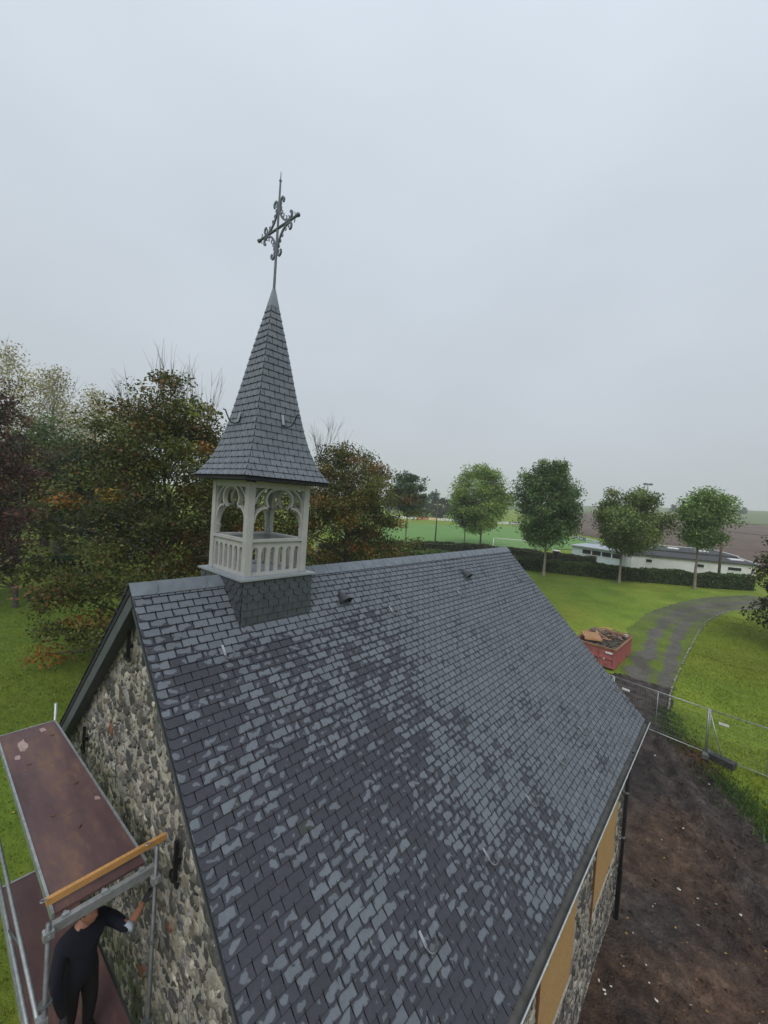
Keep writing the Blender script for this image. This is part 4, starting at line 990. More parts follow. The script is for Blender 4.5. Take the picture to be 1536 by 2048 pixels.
b.prism([K(0, 0, .2), K(LS, 0, .2), K(LS, 0, HS), K(0, 0, HS)], (*(sw * t), 0)); b.prism([K(0, WS - t, .2), K(LS, WS - t, .2), K(LS, WS - t, HS), K(0, WS - t, HS)], (*(sw * t), 0)); SK = obj('body', b, M['red'], skip)
for k in range(8):
    for w0 in (-.07, WS):
        b = MB(); l = .25 + k * (LS - .5) / 7; b.prism([K(l - .055, w0, .16), K(l + .055, w0, .16), K(l + .055, w0, HS - .08), K(l - .055, w0, HS - .08)], (*(sw * .069), 0)); obj('rib', b, M['red'], skip)
for h in (.22, .72): 
    b = MB(); b.bar(K(-.03, .04, h), K(-.03, WS - .04, h), .06, .11); obj('end_bar', b, M['red'], skip)
for w0 in (.05, WS * .36, WS - .05):
    b = MB(); b.bar(K(-.025, w0, .16), K(-.025, w0, HS - .06), .05, .10, (*sd_, 0)); obj('end_post', b, M['red'], skip)
for p, q in ((K(-.06, -.04, HS), K(LS + .06, -.04, HS)), (K(-.06, WS + .04, HS), K(LS + .06, WS + .04, HS)), (K(-.0, .012, HS), K(-.0, WS - .012, HS)), (K(LS, .012, HS), K(LS, WS - .012, HS))):
    b = MB(); b.bar(p, q, .10, .10); obj('rim', b, M['rust'], skip)
for k in range(4):
    b = MB(); c_ = K(.5 + (k // 2) * 3.1, .25 + (k % 2) * 1.8, .08); b.tube([c_ - np.array([*(sw * .07), 0]), c_ + np.array([*(sw * .07), 0])], .09, 10); obj('roller', b, M['black'], skip)
b = MB(); b.prism([K(-.056, .12, 1.02), K(-.056, .52, 1.02), K(-.056, .52, 1.13), K(-.056, .12, 1.13)], (*(-sd_ * .004), 0)); obj('notice', b, simple('white_notice', (.72, .72, .7), .5), skip)
b = MB(); b.prism([K(-.066, .50, .62), K(-.066, .62, .62), K(-.066, .58, .74)], (*(-sd_ * .004), 0)); obj('sticker', b, simple('white_sticker', (.65, .62, .6), .5), skip)
# rubble fill: broken slates and boards
rr_ = np.random.default_rng(9)
xs = np.linspace(.07, LS - .07, 26); wsx = np.linspace(.07, WS - .07, 16); XX, WW = np.meshgrid(xs, wsx, indexing='ij')
hh = 1.06 + .36 * np.sin(XX / LS * math.pi) * np.sin(WW / WS * math.pi) + rr_.normal(size=XX.shape) * .05
V = np.array([K(a, c_, h) for a, c_, h in zip(XX.ravel(), WW.ravel(), hh.ravel())]); m_ = len(wsx); i, j = np.meshgrid(np.arange(25), np.arange(15), indexing='ij'); a_ = (i * m_ + j).ravel()
M['rubble'] = simple('dark_rubble', (.10, .088, .070), .9, 0, .5, 7, 1, 20, .05)
base_r = [(V, [tuple(f) for f in np.c_[a_, a_ + m_, a_ + m_ + 1, a_ + 1]])]
for k in range(420):
    l, w_ = rr_.uniform(.15, LS - .15), rr_.uniform(.15, WS - .15); h = 1.11 + .34 * math.sin(l / LS * math.pi) * math.sin(w_ / WS * math.pi)
    s_ = rr_.uniform(.05, .17); a1, a2, a3 = rr_.uniform(0, 6.28), rr_.normal() * .5, rr_.normal() * .5
    R3 = np.array((Matrix.Rotation(a1, 3, 'Z') @ Matrix.Rotation(a2, 3, 'X') @ Matrix.Rotation(a3, 3, 'Y')))
    bx = np.array([(x, y, z) for z in (-.012, .012) for x, y in ((-s_, -s_ * .6), (s_, -s_ * .5), (s_ * .9, s_ * .6), (-s_ * .8, s_ * .5))]) @ R3.T + K(l, w_, h)
    base_r.append((bx, [(0, 3, 2, 1), (4, 5, 6, 7), (0, 1, 5, 4), (1, 2, 6, 5), (2, 3, 7, 6), (3, 0, 4, 7)]))
o = obj('rubble', fast_join(base_r), M['rubble']); tag(o, 'dark broken slates and rubble filling the red skip', 'rubble', kind='stuff')
def pallet(l, w_, h, rz, tilt, label, mat):
    pr_ = root('pallet', K(l, w_, h), label, 'pallet', 'pallets in the skip')
    Mx = Matrix.Translation(Vector(K(l, w_, h))) @ Matrix.Rotation(math.atan2(sd_[1], sd_[0]) + rz, 4, 'Z') @ Matrix.Rotation(tilt, 4, 'Y')
    def add(nm, a, c_):
        b = MB(); b.box(a, c_); mm = b.mesh(nm); mm.transform(Mx); obj(nm, mm, mat, pr_)
    for k in range(9): add('slat', (-.6, -.5 + k * .1125, .10), (.6, -.5 + k * .1125 + .075, .125))
    for x in (-.6, -.05, .5): add('bearer', (x, -.5, .0), (x + .1, .5, .099))
pallet(.95, 1.65, 1.50, .5, -.08, 'pale wooden pallet lying on top of the heap in the red skip', M['pallet'])
pallet(2.9, 1.55, 1.46, -.2, .14, 'grey weathered pallet leaning in the far end of the red skip', M['oldwood'])
def plank(l, w_, h, rz, ln, mat, tilt, label, wd=.13):
    b = MB(); b.box((-ln / 2, -wd / 2, -.012), (ln / 2, wd / 2, .012)); o = obj('plank', b, mat); o.matrix_basis = Matrix.Translation(Vector(K(l, w_, h))) @ Matrix.Rotation(math.atan2(sd_[1], sd_[0]) + rz, 4, 'Z') @ Matrix.Rotation(tilt, 4, 'Y'); tag(o, label, 'plank', 'planks in the skip')
plank(3.5, .8, 1.42, 1.1, 1.6, M['oldwood'], .06, 'grey plank laid across the skip near its far rim')
plank(3.2, .55, 1.40, .5, 1.3, M['oldwood'], -.1, 'short grey plank sticking up at the corner of the skip')
plank(2.6, 1.15, 1.40, -.3, 1.1, M['redboard'], .05, 'red-brown board lying between the two pallets', .34)
plank(1.9, 1.9, 1.42, 1.5, 1.2, M['oldwood'], .08, 'weathered plank beside the pale pallet in the skip')
plank(1.75, 1.45, 1.42, 1.35, 1.0, M['pallet'], -.05, 'pale plank propped against the pale pallet')
for k in range(22):
    q_ = np.random.default_rng(200 + k); plank(q_.uniform(.5, 3.7), q_.uniform(.35, 2.0), 1.50 + .03 * k % .16, q_.uniform(-1.5, 1.5), q_.uniform(.5, 1.3), [M['pallet'], M['oldwood'], M['pallet'], M['redboard']][k % 4], q_.normal() * .14, ['broken pale plank', 'broken grey plank', 'narrow broken pale batten', 'broken red-brown plank'][k % 4] + ' thrown on the heap in the red skip', [.10, .12, .06, .11][k % 4])
M['white'] = simple('white_sheet', (.62, .56, .53), .7)
b = MB(); q = np.random.default_rng(4)
for k in range(3):
    V = [K(3.55 + .25 * math.cos(t) * q.uniform(.6, 1.1) , .22 + .16 * math.sin(t) * q.uniform(.6, 1.1), 1.40 + .04 * k + .03 * q.random()) for t in np.linspace(0, 6.28, 9)[:-1]]; b.prism(V, (0, 0, .035))
tag(obj('foam_sheet', b, M['white']), 'crumpled white foam sheet on the rim of the skip', 'foam sheet')

# =================================================================== KERB, DEBRIS ON THE GROUND
kerb_line = [np.array(q) for q in gp([(1336, 1425), (1342, 1385), (1351, 1360), (1364, 1328), (1379, 1298), (1395, 1268), (1413, 1243), (1435, 1230), (1462, 1221), (1500, 1217), (1540, 1215), (1620, 1213)])]
KB = None; M['kerbstone'] = simple('pale_kerb_stone', (.20, .20, .155), .9, 0, .3, 3, .6, 30, .01)
pos_ = []; acc = 0
for p, q in zip(kerb_line[:-1], kerb_line[1:]):
    L_ = np.linalg.norm(q - p); s_ = acc
    while s_ < L_: pos_.append((p + (q - p) * s_ / L_, math.atan2(*(q - p)[::-1]))); s_ += .52
    acc = s_ - L_
km = MB(); km.box((-.245, -.04, -.12), (.245, .04, .04)); km = km.mesh('kerb_stone'); km.materials.append(M['kerbstone'])
kb = MB(); kb.tube([(*p, float(gz(*p)) - .09) for p, _ in pos_[::4]], .05, 5); KB = tag(obj('kerb', kb, M['kerbstone']), kind='structure')
rk = np.random.default_rng(2)
for p, a in pos_:
    if rk.random() < .05: continue
    o = link('kerb_stone', km, KB); o.location = (p[0] + rk.normal() * .015, p[1] + rk.normal() * .015, float(gz(*p)) + rk.normal() * .02); o.rotation_euler = (rk.normal() * .05, rk.normal() * .03, a + rk.normal() * .04)
# pale litter on the mud
M['whitestone'] = simple('pale_stone_chip', (.55, .53, .48), .8, 0, .2, 20)
M['leaflit'] = leaf_mat('fallen_leaf')
chips = [(1357, 1780, .09), (1481, 1832, .07), (1366, 1658, .05), (1197, 1963, .07), (1208, 1982, .06), (1222, 1975, .055), (1210, 1990, .05), (1312, 2002, .06), (1298, 1968, .05), (1310, 1512, .06), (1418, 1570, .05), (1292, 1932, .045), (1247, 1934, .04), (1266, 1868, .04)]
for px, py, s_ in chips:
    P = G(px, py); o = link('pale_stone', npmesh('pale_stone', TEMPL[rk.integers(12)] * np.array([s_, s_ * .7, s_ * .5]) * .7, IF, M['whitestone'])); o.location = P + np.array([0, 0, .03]); o.rotation_euler = (0, 0, rk.uniform(0, 6)); tag(o, 'small pale stone chip lying on the dark mud', 'stone', 'pale stone chips on the mud')
def ground_z(x, y):
    i = np.clip(np.round((x - NX0) / ST).astype(int), 0, nx); j = np.clip(np.round((y - NY0) / ST).astype(int), 0, ny); return GZ[i, j], inM[i, j], inT[i, j]
def quads(P, size, nrm_bias, rng_, aspect=.55):
    """leaf rhombi at P with random attitudes"""
    n = len(P); a = rng_.normal(size=(n, 3)); a /= np.linalg.norm(a, axis=1)[:, None]; nm = rng_.normal(size=(n, 3)) + np.array(nrm_bias); nm /= np.linalg.norm(nm, axis=1)[:, None]
    a = a - nm * (a * nm).sum(1)[:, None]; a /= np.linalg.norm(a, axis=1)[:, None] + 1e-9; b_ = np.cross(nm, a); s_ = (size * rng_.uniform(.6, 1.35, n))[:, None]
    V = np.stack([P - a * s_, P + b_ * s_ * aspect - a * s_ * .1, P + a * s_, P - b_ * s_ * aspect - a * s_ * .1], 1).reshape(-1, 3); F = np.arange(4 * n).reshape(n, 4); return V, F
lx = rk.uniform(2, 12, 900); ly = rk.uniform(-4, 16, 900); lz, lm, _ = ground_z(lx, ly); k = lm & (lx > WX + .3); P = np.c_[lx, ly, lz + .02][k]
V, F = quads(P, .035, (0, 0, 4), rk); cc = np.array([(.42, .26, .06), (.30, .15, .05), (.45, .42, .33), (.20, .09, .04)])[rk.integers(4, size=len(P))]
tag(link('fallen_leaves', npmesh('fallen_leaves', V, F, M['leaf'], np.repeat(cc, 4, 0))), 'scattered small yellow and brown leaves on the mud', 'leaves', kind='stuff')
# clods of earth thrown up on the mud, thickest along the ruts
qc = np.random.default_rng(91); n = 15000; cx_ = qc.uniform(4.8, 13, n); cy_ = qc.uniform(5, 25, n); cz_, cmm, _ = ground_z(cx_, cy_)
dr = np.minimum(segdist(tyre[0], cx_, cy_), segdist(tyre[1], cx_, cy_)); keep = cmm & (qc.random(n) < .22 + .75 * np.exp(-((dr - .45) / .35) ** 2)) & (vnoise(cx_, cy_, 1.6, 92) > .40)
P = np.c_[cx_, cy_, cz_][keep]; n = len(P); sz_ = .016 * qc.lognormal(0, .55, n); ih = np.array([(0, 0, 1.), (.9, 0, .35), (.28, .85, .4), (-.72, .53, .35), (-.72, -.53, .4), (.28, -.85, .3), (.5, .5, -.5), (-.5, .4, -.5), (0, -.6, -.5)])
IFc = np.array([(0, 1, 2), (0, 2, 3), (0, 3, 4), (0, 4, 5), (0, 5, 1), (1, 6, 2), (2, 7, 3), (3, 7, 4), (4, 8, 5), (5, 8, 1), (1, 8, 6), (2, 6, 7), (4, 7, 8)]); an = qc.uniform(0, 6.28, n); ca_, sa_ = np.cos(an), np.sin(an)
V = ih[None] * (1 + .25 * qc.normal(size=(n, 9, 1))) * sz_[:, None, None] * np.array([1.5, 1.0, .9]); V = np.stack([V[..., 0] * ca_[:, None] - V[..., 1] * sa_[:, None], V[..., 0] * sa_[:, None] + V[..., 1] * ca_[:, None], V[..., 2]], -1) + P[:, None] + np.array([0, 0, .006])
gi = np.clip(np.round((P[:, 0] - NX0) / ST).astype(int), 0, nx); gj = np.clip(np.round((P[:, 1] - NY0) / ST).astype(int), 0, ny); tcl = tm[gi, gj] * qc.uniform(.7, 1.35, (n, 1))
tag(link('mud_clods', npmesh('mud_clods', V.reshape(-1, 3), (IFc[None] + 9 * np.arange(n)[:, None, None]).reshape(-1, 3), M['mud'], np.repeat(tcl, 9, 0))), 'loose dark clods of earth strewn over the churned mud', 'clods', kind='stuff')
# grass blades on the lawns in view
def blades(n, x0, x1, y0, y1, seed, h):
    q = np.random.default_rng(seed); x = q.uniform(x0, x1, n); y = q.uniform(y0, y1, n); z, mm, tt2 = ground_z(x, y)
    pxy, zc = project(np.c_[x, y, z]); dist = np.hypot(x - CAM[0], y - CAM[1])
    k = ~mm & ~tt2 & (zc > 0) & (pxy[:, 0] > -60) & (pxy[:, 0] < 1600) & (pxy[:, 1] < 2100) & ~((np.abs(x) < WX + .1) & (y > .1) & (y < 12.4))
    return np.c_[x, y, z][k], q
Ps = []
for n, bx in ((90000, (-30, -1, -6, 30)), (160000, (2, 24, 14, 46)), (60000, (6, 16, 4, 22))):
    P, q = blades(n, *bx, n, .1); Ps.append(P)
P = np.concatenate(Ps); n = len(P); q = np.random.default_rng(77); ang = q.uniform(0, 6.28, n); h = q.uniform(.03, .085, n) * (1 + .6 * (vnoise(P[:, 0], P[:, 1], 1.1, 71) > .6)); w_ = q.uniform(.012, .03, n)
dx = np.c_[np.cos(ang), np.sin(ang), np.zeros(n)]; tip = np.c_[q.normal(size=(n, 2)) * .035, h]
V = np.stack([P - dx * w_[:, None] - (0, 0, .01), P + dx * w_[:, None] - (0, 0, .01), P + tip], 1).reshape(-1, 3); F = np.arange(3 * n).reshape(n, 3)
base_c = np.array([.20, .258, .028]); vv = vnoise(P[:, 0], P[:, 1], 4, 52) - .5; cc = base_c * (1 + .9 * vv)[:, None] * q.uniform(.7, 1.35, (n, 1)) * np.c_[1 + .5 * q.random(n) * (q.random(n) < .3), np.ones(n), np.ones(n)]; wst = (1 - sstep(-7., 0., P[:, 0]))[:, None]; cc = cc * (1 - wst) + cc * wst * np.array([.66, .72, .70])  # blades on the west lawn darkened likewise: tree shade put into their colour
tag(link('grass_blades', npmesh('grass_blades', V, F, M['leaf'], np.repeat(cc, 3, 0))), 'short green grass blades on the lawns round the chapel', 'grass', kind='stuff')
# taller rough growth along the mud edge and dry brown grass by the block
ed = np.array(mud_edge[1:]); pts = np.concatenate([np.linspace(a, b_, 60) for a, b_ in zip(ed[:-1], ed[1:])]); n = 3800
P2 = pts[q.integers(len(pts), size=n)] + q.normal(size=(n, 2)) * .35; z, mm, _ = ground_z(P2[:, 0], P2[:, 1]); P = np.c_[P2, z]
h = q.uniform(.06, .22, n); ang = q.uniform(0, 6.28, n); dx = np.c_[np.cos(ang), np.sin(ang), np.zeros(n)]
V = np.stack([P - dx * .02, P + dx * .02, P + np.c_[q.normal(size=(n, 2)) * .09, h]], 1).reshape(-1, 3)
dry_c = G(1392, 1512); dd_ = np.exp(-(np.hypot(P[:, 0] - dry_c[0], P[:, 1] - dry_c[1]) / .9) ** 2)[:, None]
cc = (np.array([.055, .105, .020]) * (1 - dd_) + np.array([.15, .075, .035]) * dd_) * q.uniform(.7, 1.3, (n, 1))
tag(link('edge_grass', npmesh('edge_grass', V, np.arange(3 * n).reshape(n, 3), M['leaf'], np.repeat(cc, 3, 0))), 'rough longer grass along the edge of the mud, brown by the block', 'grass', kind='stuff')
# pale fallen leaves on the left lawn
lx = q.uniform(-28, -3, 1500); ly = q.uniform(-5, 26, 1500); lz, _, _ = ground_z(lx, ly); V, F = quads(np.c_[lx, ly, lz + .06], .05, (0, 0, 4), q); cc = np.array([(.45, .42, .14), (.40, .30, .08), (.30, .16, .05)])[q.integers(3, size=1500)]
tag(link('fallen_leaves', npmesh('fallen_leaves', V, F, M['leaf'], np.repeat(cc, 4, 0))), 'pale yellow leaves fallen on the lawn under the beeches', 'leaves', kind='stuff')

# =================================================================== TREES
def limb(b, p, q, r0, r1, rng_, sag=.15, n=5, seg=6):
    p = np.array(p, float); q = np.array(q, float); d = q - p; L_ = np.linalg.norm(d); off = rng_.normal(size=3) * L_ * sag * .5 + np.array([0, 0, L_ * sag * .5])
    pts = [p + d * t + off * math.sin(t * math.pi) for t in np.linspace(0, 1, n)]; b.tube(pts, list(np.linspace(r0, r1, n)), seg, False); return pts
def tree(name, base, H, label, cat='tree', group=None, crown=(0.2, 1.0), rad=4., shape='round', ncl=150, per=90, leaf=.13, cl=.75, flat=.6, pal=None, wts=None, spots=(), tr=.2, seed=0, lean=(0, 0), bark='bark', bare=0, skirt=1., aspect=.55, clump_tone=.25, offs=(0, 0), depth=.45):
    q = np.random.default_rng(seed); base = np.array(base, float); rt = root(name, base, label, cat, group)
    z0_, z1_ = crown[0] * H, crown[1] * H; cc_ = base + np.array([lean[0] + offs[0], lean[1] + offs[1], 0])
    def rprof(t):
        if shape == 'round': return np.sqrt(np.maximum(0, 1 - (2 * t - 1) ** 2)) ** .8
        if shape == 'dome': return np.where(t < .3, .78 + .22 * t / .3, np.sqrt(np.maximum(0, 1 - ((t - .3) / .72) ** 2))) * skirt ** (1 - t)
        if shape == 'poplar': return np.minimum(1, t / .25 + .3) * (1 - t ** 2.2) ** .7
        return np.ones_like(t)
    t = q.beta(1.25, 1.2, ncl); th = q.uniform(0, 2 * math.pi, ncl); lob = 1 + .27 * np.sin(3 * th + q.uniform(0, 6)) * np.sin(t * 7 + q.uniform(0, 6)) + .12 * np.sin(5 * th + q.uniform(0, 6))
    lob = lob * np.where(q.random(ncl) < .10, 1.12, 1.0)
    rr2 = rad * rprof(t) * lob * (q.random(ncl) ** depth); Cc = cc_ + np.c_[rr2 * np.cos(th), rr2 * np.sin(th), z0_ + (z1_ - z0_) * t * (1 + .07 * q.normal(size=ncl).clip(-1, 1.3))]
    # wood
    b = MB(); top = base + np.array([lean[0], lean[1], z0_ + (z1_ - z0_) * .72]); n_t = 9
    tp = [base + (top - base) * s_ + q.normal(size=3) * np.array([1, 1, 0]) * .05 * s_ * rad * .5 - np.array([0, 0, .15]) * (s_ == 0) for s_ in np.linspace(0, 1, n_t)]
    rads = [tr * (1.25 if i == 0 else 1) * (1 - .85 * i / (n_t - 1)) for i in range(n_t)]; b.tube(tp, rads, 8, False)
    obj('trunk', b, M[bark], rt, True)
    b = MB(); idx = q.choice(ncl, size=min(ncl, max(16, ncl // 5)), replace=False)
    for k in idx:
        s_ = np.clip((Cc[k][2] - base[2] - rad * .45) / (top[2] - base[2]), max(.12, crown[0] * .95), .97); p0 = base + (top - base) * s_; limb(b, p0, Cc[k], tr * .38 * (1.15 - s_), tr * .05, q, .12, 5, 5)
    for k in range(bare):
        s_ = q.uniform(.75, 1.0); p0 = base + (top - base) * s_; aa = q.uniform(0, 6.28); e1 = cc_ + np.array([math.cos(aa) * rad * q.uniform(.1, .75), math.sin(aa) * rad * q.uniform(.1, .75), H * (q.uniform(.93, 1.08) if per > 10 else q.uniform(1.0, 1.22))])
        pts = limb(b, p0, e1, tr * .25, .010, q, .08, 7, 4)
        for _ in range(5):
            i = q.integers(3, 6); limb(b, pts[i], pts[i] + (pts[6] - pts[0]) * .25 + q.normal(size=3) * rad * .13, .02, .006, q, .05, 4, 3)
    obj('limbs', b, M[bark], rt, True)
    if per:
        dens = q.lognormal(0, .35, ncl); cnt = np.maximum(8, (per * dens / dens.mean()).astype(int)); ci = np.repeat(np.arange(ncl), cnt); n = len(ci); sz = cl * q.lognormal(0, .22, ncl)
        g = q.normal(size=(n, 3)); g = g / np.linalg.norm(g, axis=1)[:, None] * (q.random((n, 1)) ** .5) * 1.35
        P = Cc[ci] + g * sz[ci][:, None] * np.array([1, 1, flat]); P[:, 2] = np.maximum(P[:, 2], gz(P[:, 0], P[:, 1]) + .15)
        V, F = quads(P, leaf, (0, 0, .8), q, aspect)
        pal_ = np.array(pal); w2 = np.array(wts, float); w2 /= w2.sum(); pc = q.choice(len(pal_), size=ncl, p=w2); mixp = q.random(n) < .3; lc = np.where(mixp, q.choice(len(pal_), size=n, p=w2), pc[ci]); colr = pal_[lc] * (1 + clump_tone * q.normal(size=ncl))[ci][:, None].clip(.5, 1.7) * q.uniform(.75, 1.3, (n, 1))
        for (frac, c_) in spots:
            hit = q.choice(ncl, size=max(1, int(frac * ncl)), replace=False); mk = np.isin(ci, hit) & (q.random(n) < .75); colr[mk] = np.array(c_) * q.uniform(.7, 1.3, (mk.sum(), 1))
        obj('crown', npmesh('crown', V, F, M['leaf'], np.repeat(colr, 4, 0)), None, rt)
    return rt
GRN = [(.066, .084, .017), (.092, .112, .024), (.138, .155, .032), (.040, .052, .014)]
beech = GRN + [(.19, .105, .032), (.15, .070, .030)]
# great beech behind the turret and its neighbour
tree('beech_tree', away(335, 25), 14.1, 'tall green beech with orange tints behind the bell turret, leaves hanging over the roof end', group='beeches behind the chapel', crown=(.03, .99), rad=4.6, skirt=1.2, shape='dome', ncl=440, per=190, leaf=.088, cl=.82, flat=.55, pal=beech, wts=[3, 3, 2, 3, 1.2, .6], spots=[(.035, (.30, .11, .015)), (.03, (.22, .15, .02))], tr=.38, seed=11, bare=0)
tree('beech_tree', away(700, 33), 13.2, 'russet-tipped beech rising just beyond the right side of the turret', group='beeches behind the chapel', crown=(.05, .97), rad=5.2, shape='dome', ncl=330, per=160, leaf=.10, cl=.88, flat=.55, pal=beech, wts=[3, 2.5, 2, 3, 1.8, 1.0], spots=[(.05, (.26, .10, .02)), (.03, (.25, .17, .03))], tr=.35, seed=12, bare=4)
tree('beech_tree', away(505, 32), 12.8, 'yellow-green beech directly behind the turret posts', group='beeches behind the chapel', crown=(.05, .98), rad=4.8, shape='dome', ncl=260, per=100, leaf=.12, cl=.9, flat=.55, pal=beech + [(.16, .14, .02)], wts=[2, 3, 3, 2, 1, .5, 1.4], spots=[(.04, (.26, .11, .02))], tr=.3, seed=13)
cop = [(.070, .026, .026), (.105, .040, .034), (.045, .020, .020), (.16, .060, .034), (.055, .062, .019)]
tree('copper_beech', G(30, 1215), 14.4, 'dark copper beech with purple-red leaves at the edge of the lawn', group=None, crown=(.10, 1.0), rad=3.7, offs=(-1.9, -2.2), shape='dome', ncl=300, per=150, leaf=.10, cl=.80, flat=.5, pal=cop, wts=[3, 3, 2, 1.3, 2], spots=[(.03, (.22, .07, .02))], tr=.15, seed=14, bark='bark')
tree('lawn_tree', G(116, 1106), 11.5, 'dark green tree with a short thick trunk standing on the far lawn', crown=(.24, 1.0), rad=5.4, shape='dome', ncl=200, per=80, leaf=.17, cl=1.05, pal=GRN + [(.085, .05, .02)], wts=[3, 3, 2, 3, 1], spots=[(.05, (.24, .09, .02))], tr=.55, seed=15)
tree('lawn_tree', away(225, 52), 11.8, 'bluish green rounded tree between the copper beech and the great beech', crown=(.12, 1.0), rad=5.6, shape='dome', ncl=170, per=70, leaf=.19, cl=1.1, pal=[(.030, .050, .022), (.042, .066, .024), (.055, .085, .024)], wts=[2, 2, 1], tr=.4, seed=16)
tree('lawn_tree', away(95, 60), 13.5, 'light green tree in front of the pale poplars', crown=(.1, 1.0), rad=5.0, shape='dome', ncl=130, per=70, leaf=.2, cl=1.1, pal=[(.06, .10, .025), (.075, .12, .03), (.05, .08, .022)], wts=[2, 2, 1], tr=.4, seed=17)
pop = [(.40, .36, .19), (.34, .31, .15), (.27, .27, .12), (.46, .43, .27)]
for k, (px, dist, H) in enumerate(((15, 70, 22.3), (98, 72, 21.6), (185, 72, 19.8), (232, 78, 18.8))):
    tree('poplar_tree', away(px, dist), H, ['pale yellow poplar above the copper beech', 'pale half-bare poplar forking above the light green tree', 'pale poplar above the bluish rounded tree', 'low pale poplar next to the great beech'][k], group='pale poplars behind the lawn', crown=(.25, 1.0), rad=5.0, shape='poplar', ncl=150, per=60, leaf=.15, cl=1.25, flat=.9, pal=pop, wts=[3, 2, 2, 2], tr=.32, seed=30 + k, bark='twig', bare=5)
for k, (px, dist, H) in enumerate(((268, 44, 15.9), (330, 42, 16.2), (400, 46, 17.0), (640, 48, 14.4))):
    tree('bare_tree', away(px, dist), H, ['bare twiggy tree showing above the left shoulder of the great beech', 'bare twiggy tree showing above the top of the great beech', 'bare forked tree beside the spire above the beeches', 'thin bare twigs rising right beside the spire'][k], group='bare trees behind the beeches', crown=(.3, .95), rad=3.4, shape='poplar', ncl=24, per=3, leaf=.09, cl=.5, pal=[(.12, .06, .03)], wts=[1], tr=.16, seed=50 + k, bark='twig', bare=13)
AK = 2.6
ash = [(.052, .085, .022), (.066, .104, .028), (.040, .066, .018), (.085, .120, .034)]
ashd = [(.034, .058, .020), (.046, .074, .024), (.026, .044, .016), (.060, .088, .028)]
asho = [(.050, .070, .020), (.062, .084, .025), (.040, .054, .016), (.080, .084, .028)]
def row_tree(bpx, top, left, right, cbot, label, pal, seed, bark='bark_pale', tr=.17, **kw):
    base = G(*bpx); H = at_depth(bpx[0], top, base)[2] - base[2]; zb_ = at_depth(bpx[0], cbot, base)[2] - base[2]
    dist = float((base - CAM) @ CF); cth = dist / float(np.linalg.norm(base - CAM)); cx_ = .5 * (left + right); Rr = .5 * (right - left) / FPX * dist * .77 * cth ** .6
    dpx = (cx_ - bpx[0]) / FPX * dist; lean_ = CR[:2] / np.linalg.norm(CR[:2]) * (dpx - .07 * (zb_ + H) * .5)
    print(label[:24], 'H', round(H, 1), 'R', round(Rr, 1), 'dist', round(dist, 1))
    return tree('avenue_tree', base, H * .985, label, group='trees along the hedge', crown=(max(.2, zb_ / H), 1.0), rad=Rr, shape='round', pal=[tuple(AK * v for v in c) for c in pal], wts=[3, 3, 2, 1.5], tr=tr, seed=seed, bark=bark, offs=tuple(lean_), **kw)
kw = dict(ncl=170, per=165, leaf=.135, cl=.95, flat=.66, clump_tone=.32, depth=.34)
row_tree((808, 1118), 945, 778, 862, 1028, 'slim tree with a leaning pale trunk and dark bluish crown', [(.028, .045, .026), (.036, .056, .030), (.022, .034, .020), (.045, .062, .030)], 61, tr=.14, ncl=110, per=120, leaf=.14, cl=.72, flat=.62)
row_tree((960, 1094), 940, 894, 1022, 1062, 'yellowish green tree whose two dark trunks stand by the hedge', [(.070, .106, .024), (.086, .124, .029), (.055, .086, .020), (.11, .14, .036)], 62, bark='bark', **{**kw, 'ncl': 210, 'cl': 1.25, 'leaf': .17})
row_tree((1087, 1152), 930, 1020, 1166, 1085, 'largest dark green tree before the pitch with the goal', ashd, 63, **{**kw, 'ncl': 250})
row_tree((1238, 1166), 984, 1176, 1340, 1098, 'wide olive green tree in front of the long white building', asho, 64, **kw)
row_tree((1388, 1178), 986, 1354, 1462, 1088, 'small round green tree in front of the dark flat roof', ash, 65, **{**kw, 'ncl': 130})
tree('avenue_tree', G(928, 1092), 9.5, 'thin dark trunk half hidden by the yellowish green tree', group='trees along the hedge', crown=(.42, 1.), rad=2.4, ncl=60, per=60, leaf=.18, cl=.75, pal=ash, wts=[3, 3, 2, 1.5], tr=.12, seed=66)
tree('yew_tree', away(1640, 40), 9.4, 'brown-green bushy tree overhanging the bend of the track', crown=(.05, 1.), rad=3.0, shape='dome', ncl=150, per=95, leaf=.12, cl=.62, pal=[(.040, .044, .014), (.055, .058, .018), (.085, .080, .024), (.07, .045, .02)], wts=[3, 3, 2, 1], tr=.2, seed=67)
# distant trees fading in the mist
fk = np.random.default_rng(8)
FT = [(845, 190, 10), (868, 205, 12), (886, 196, 9), (905, 230, 12), (790, 210, 13), (815, 225, 14), (740, 200, 13), (700, 215, 14), (660, 190, 12), (940, 300, 10), (1000, 320, 9), (1050, 330, 10), (1120, 420, 9), (1150, 430, 8), (1345, 520, 8), (1470, 560, 9), (1485, 560, 7)]
for k, (px, dist, H) in enumerate(FT):
    tree('misty_tree', away(px, dist), H, ('distant dark tree in the misty clump behind the far goal' if k < 9 else 'small far tree in the mist on the crest above the ploughed field' if k > 11 else 'distant tree fading into mist beyond the corner of the pitch'), group='trees in the mist', crown=(.05, 1.), rad=H * .36, shape='dome', ncl=55, per=28, leaf=.55, cl=H * .10, pal=[(.035, .045, .022), (.045, .055, .025)], wts=[1, 1], tr=.2, seed=100 + k)

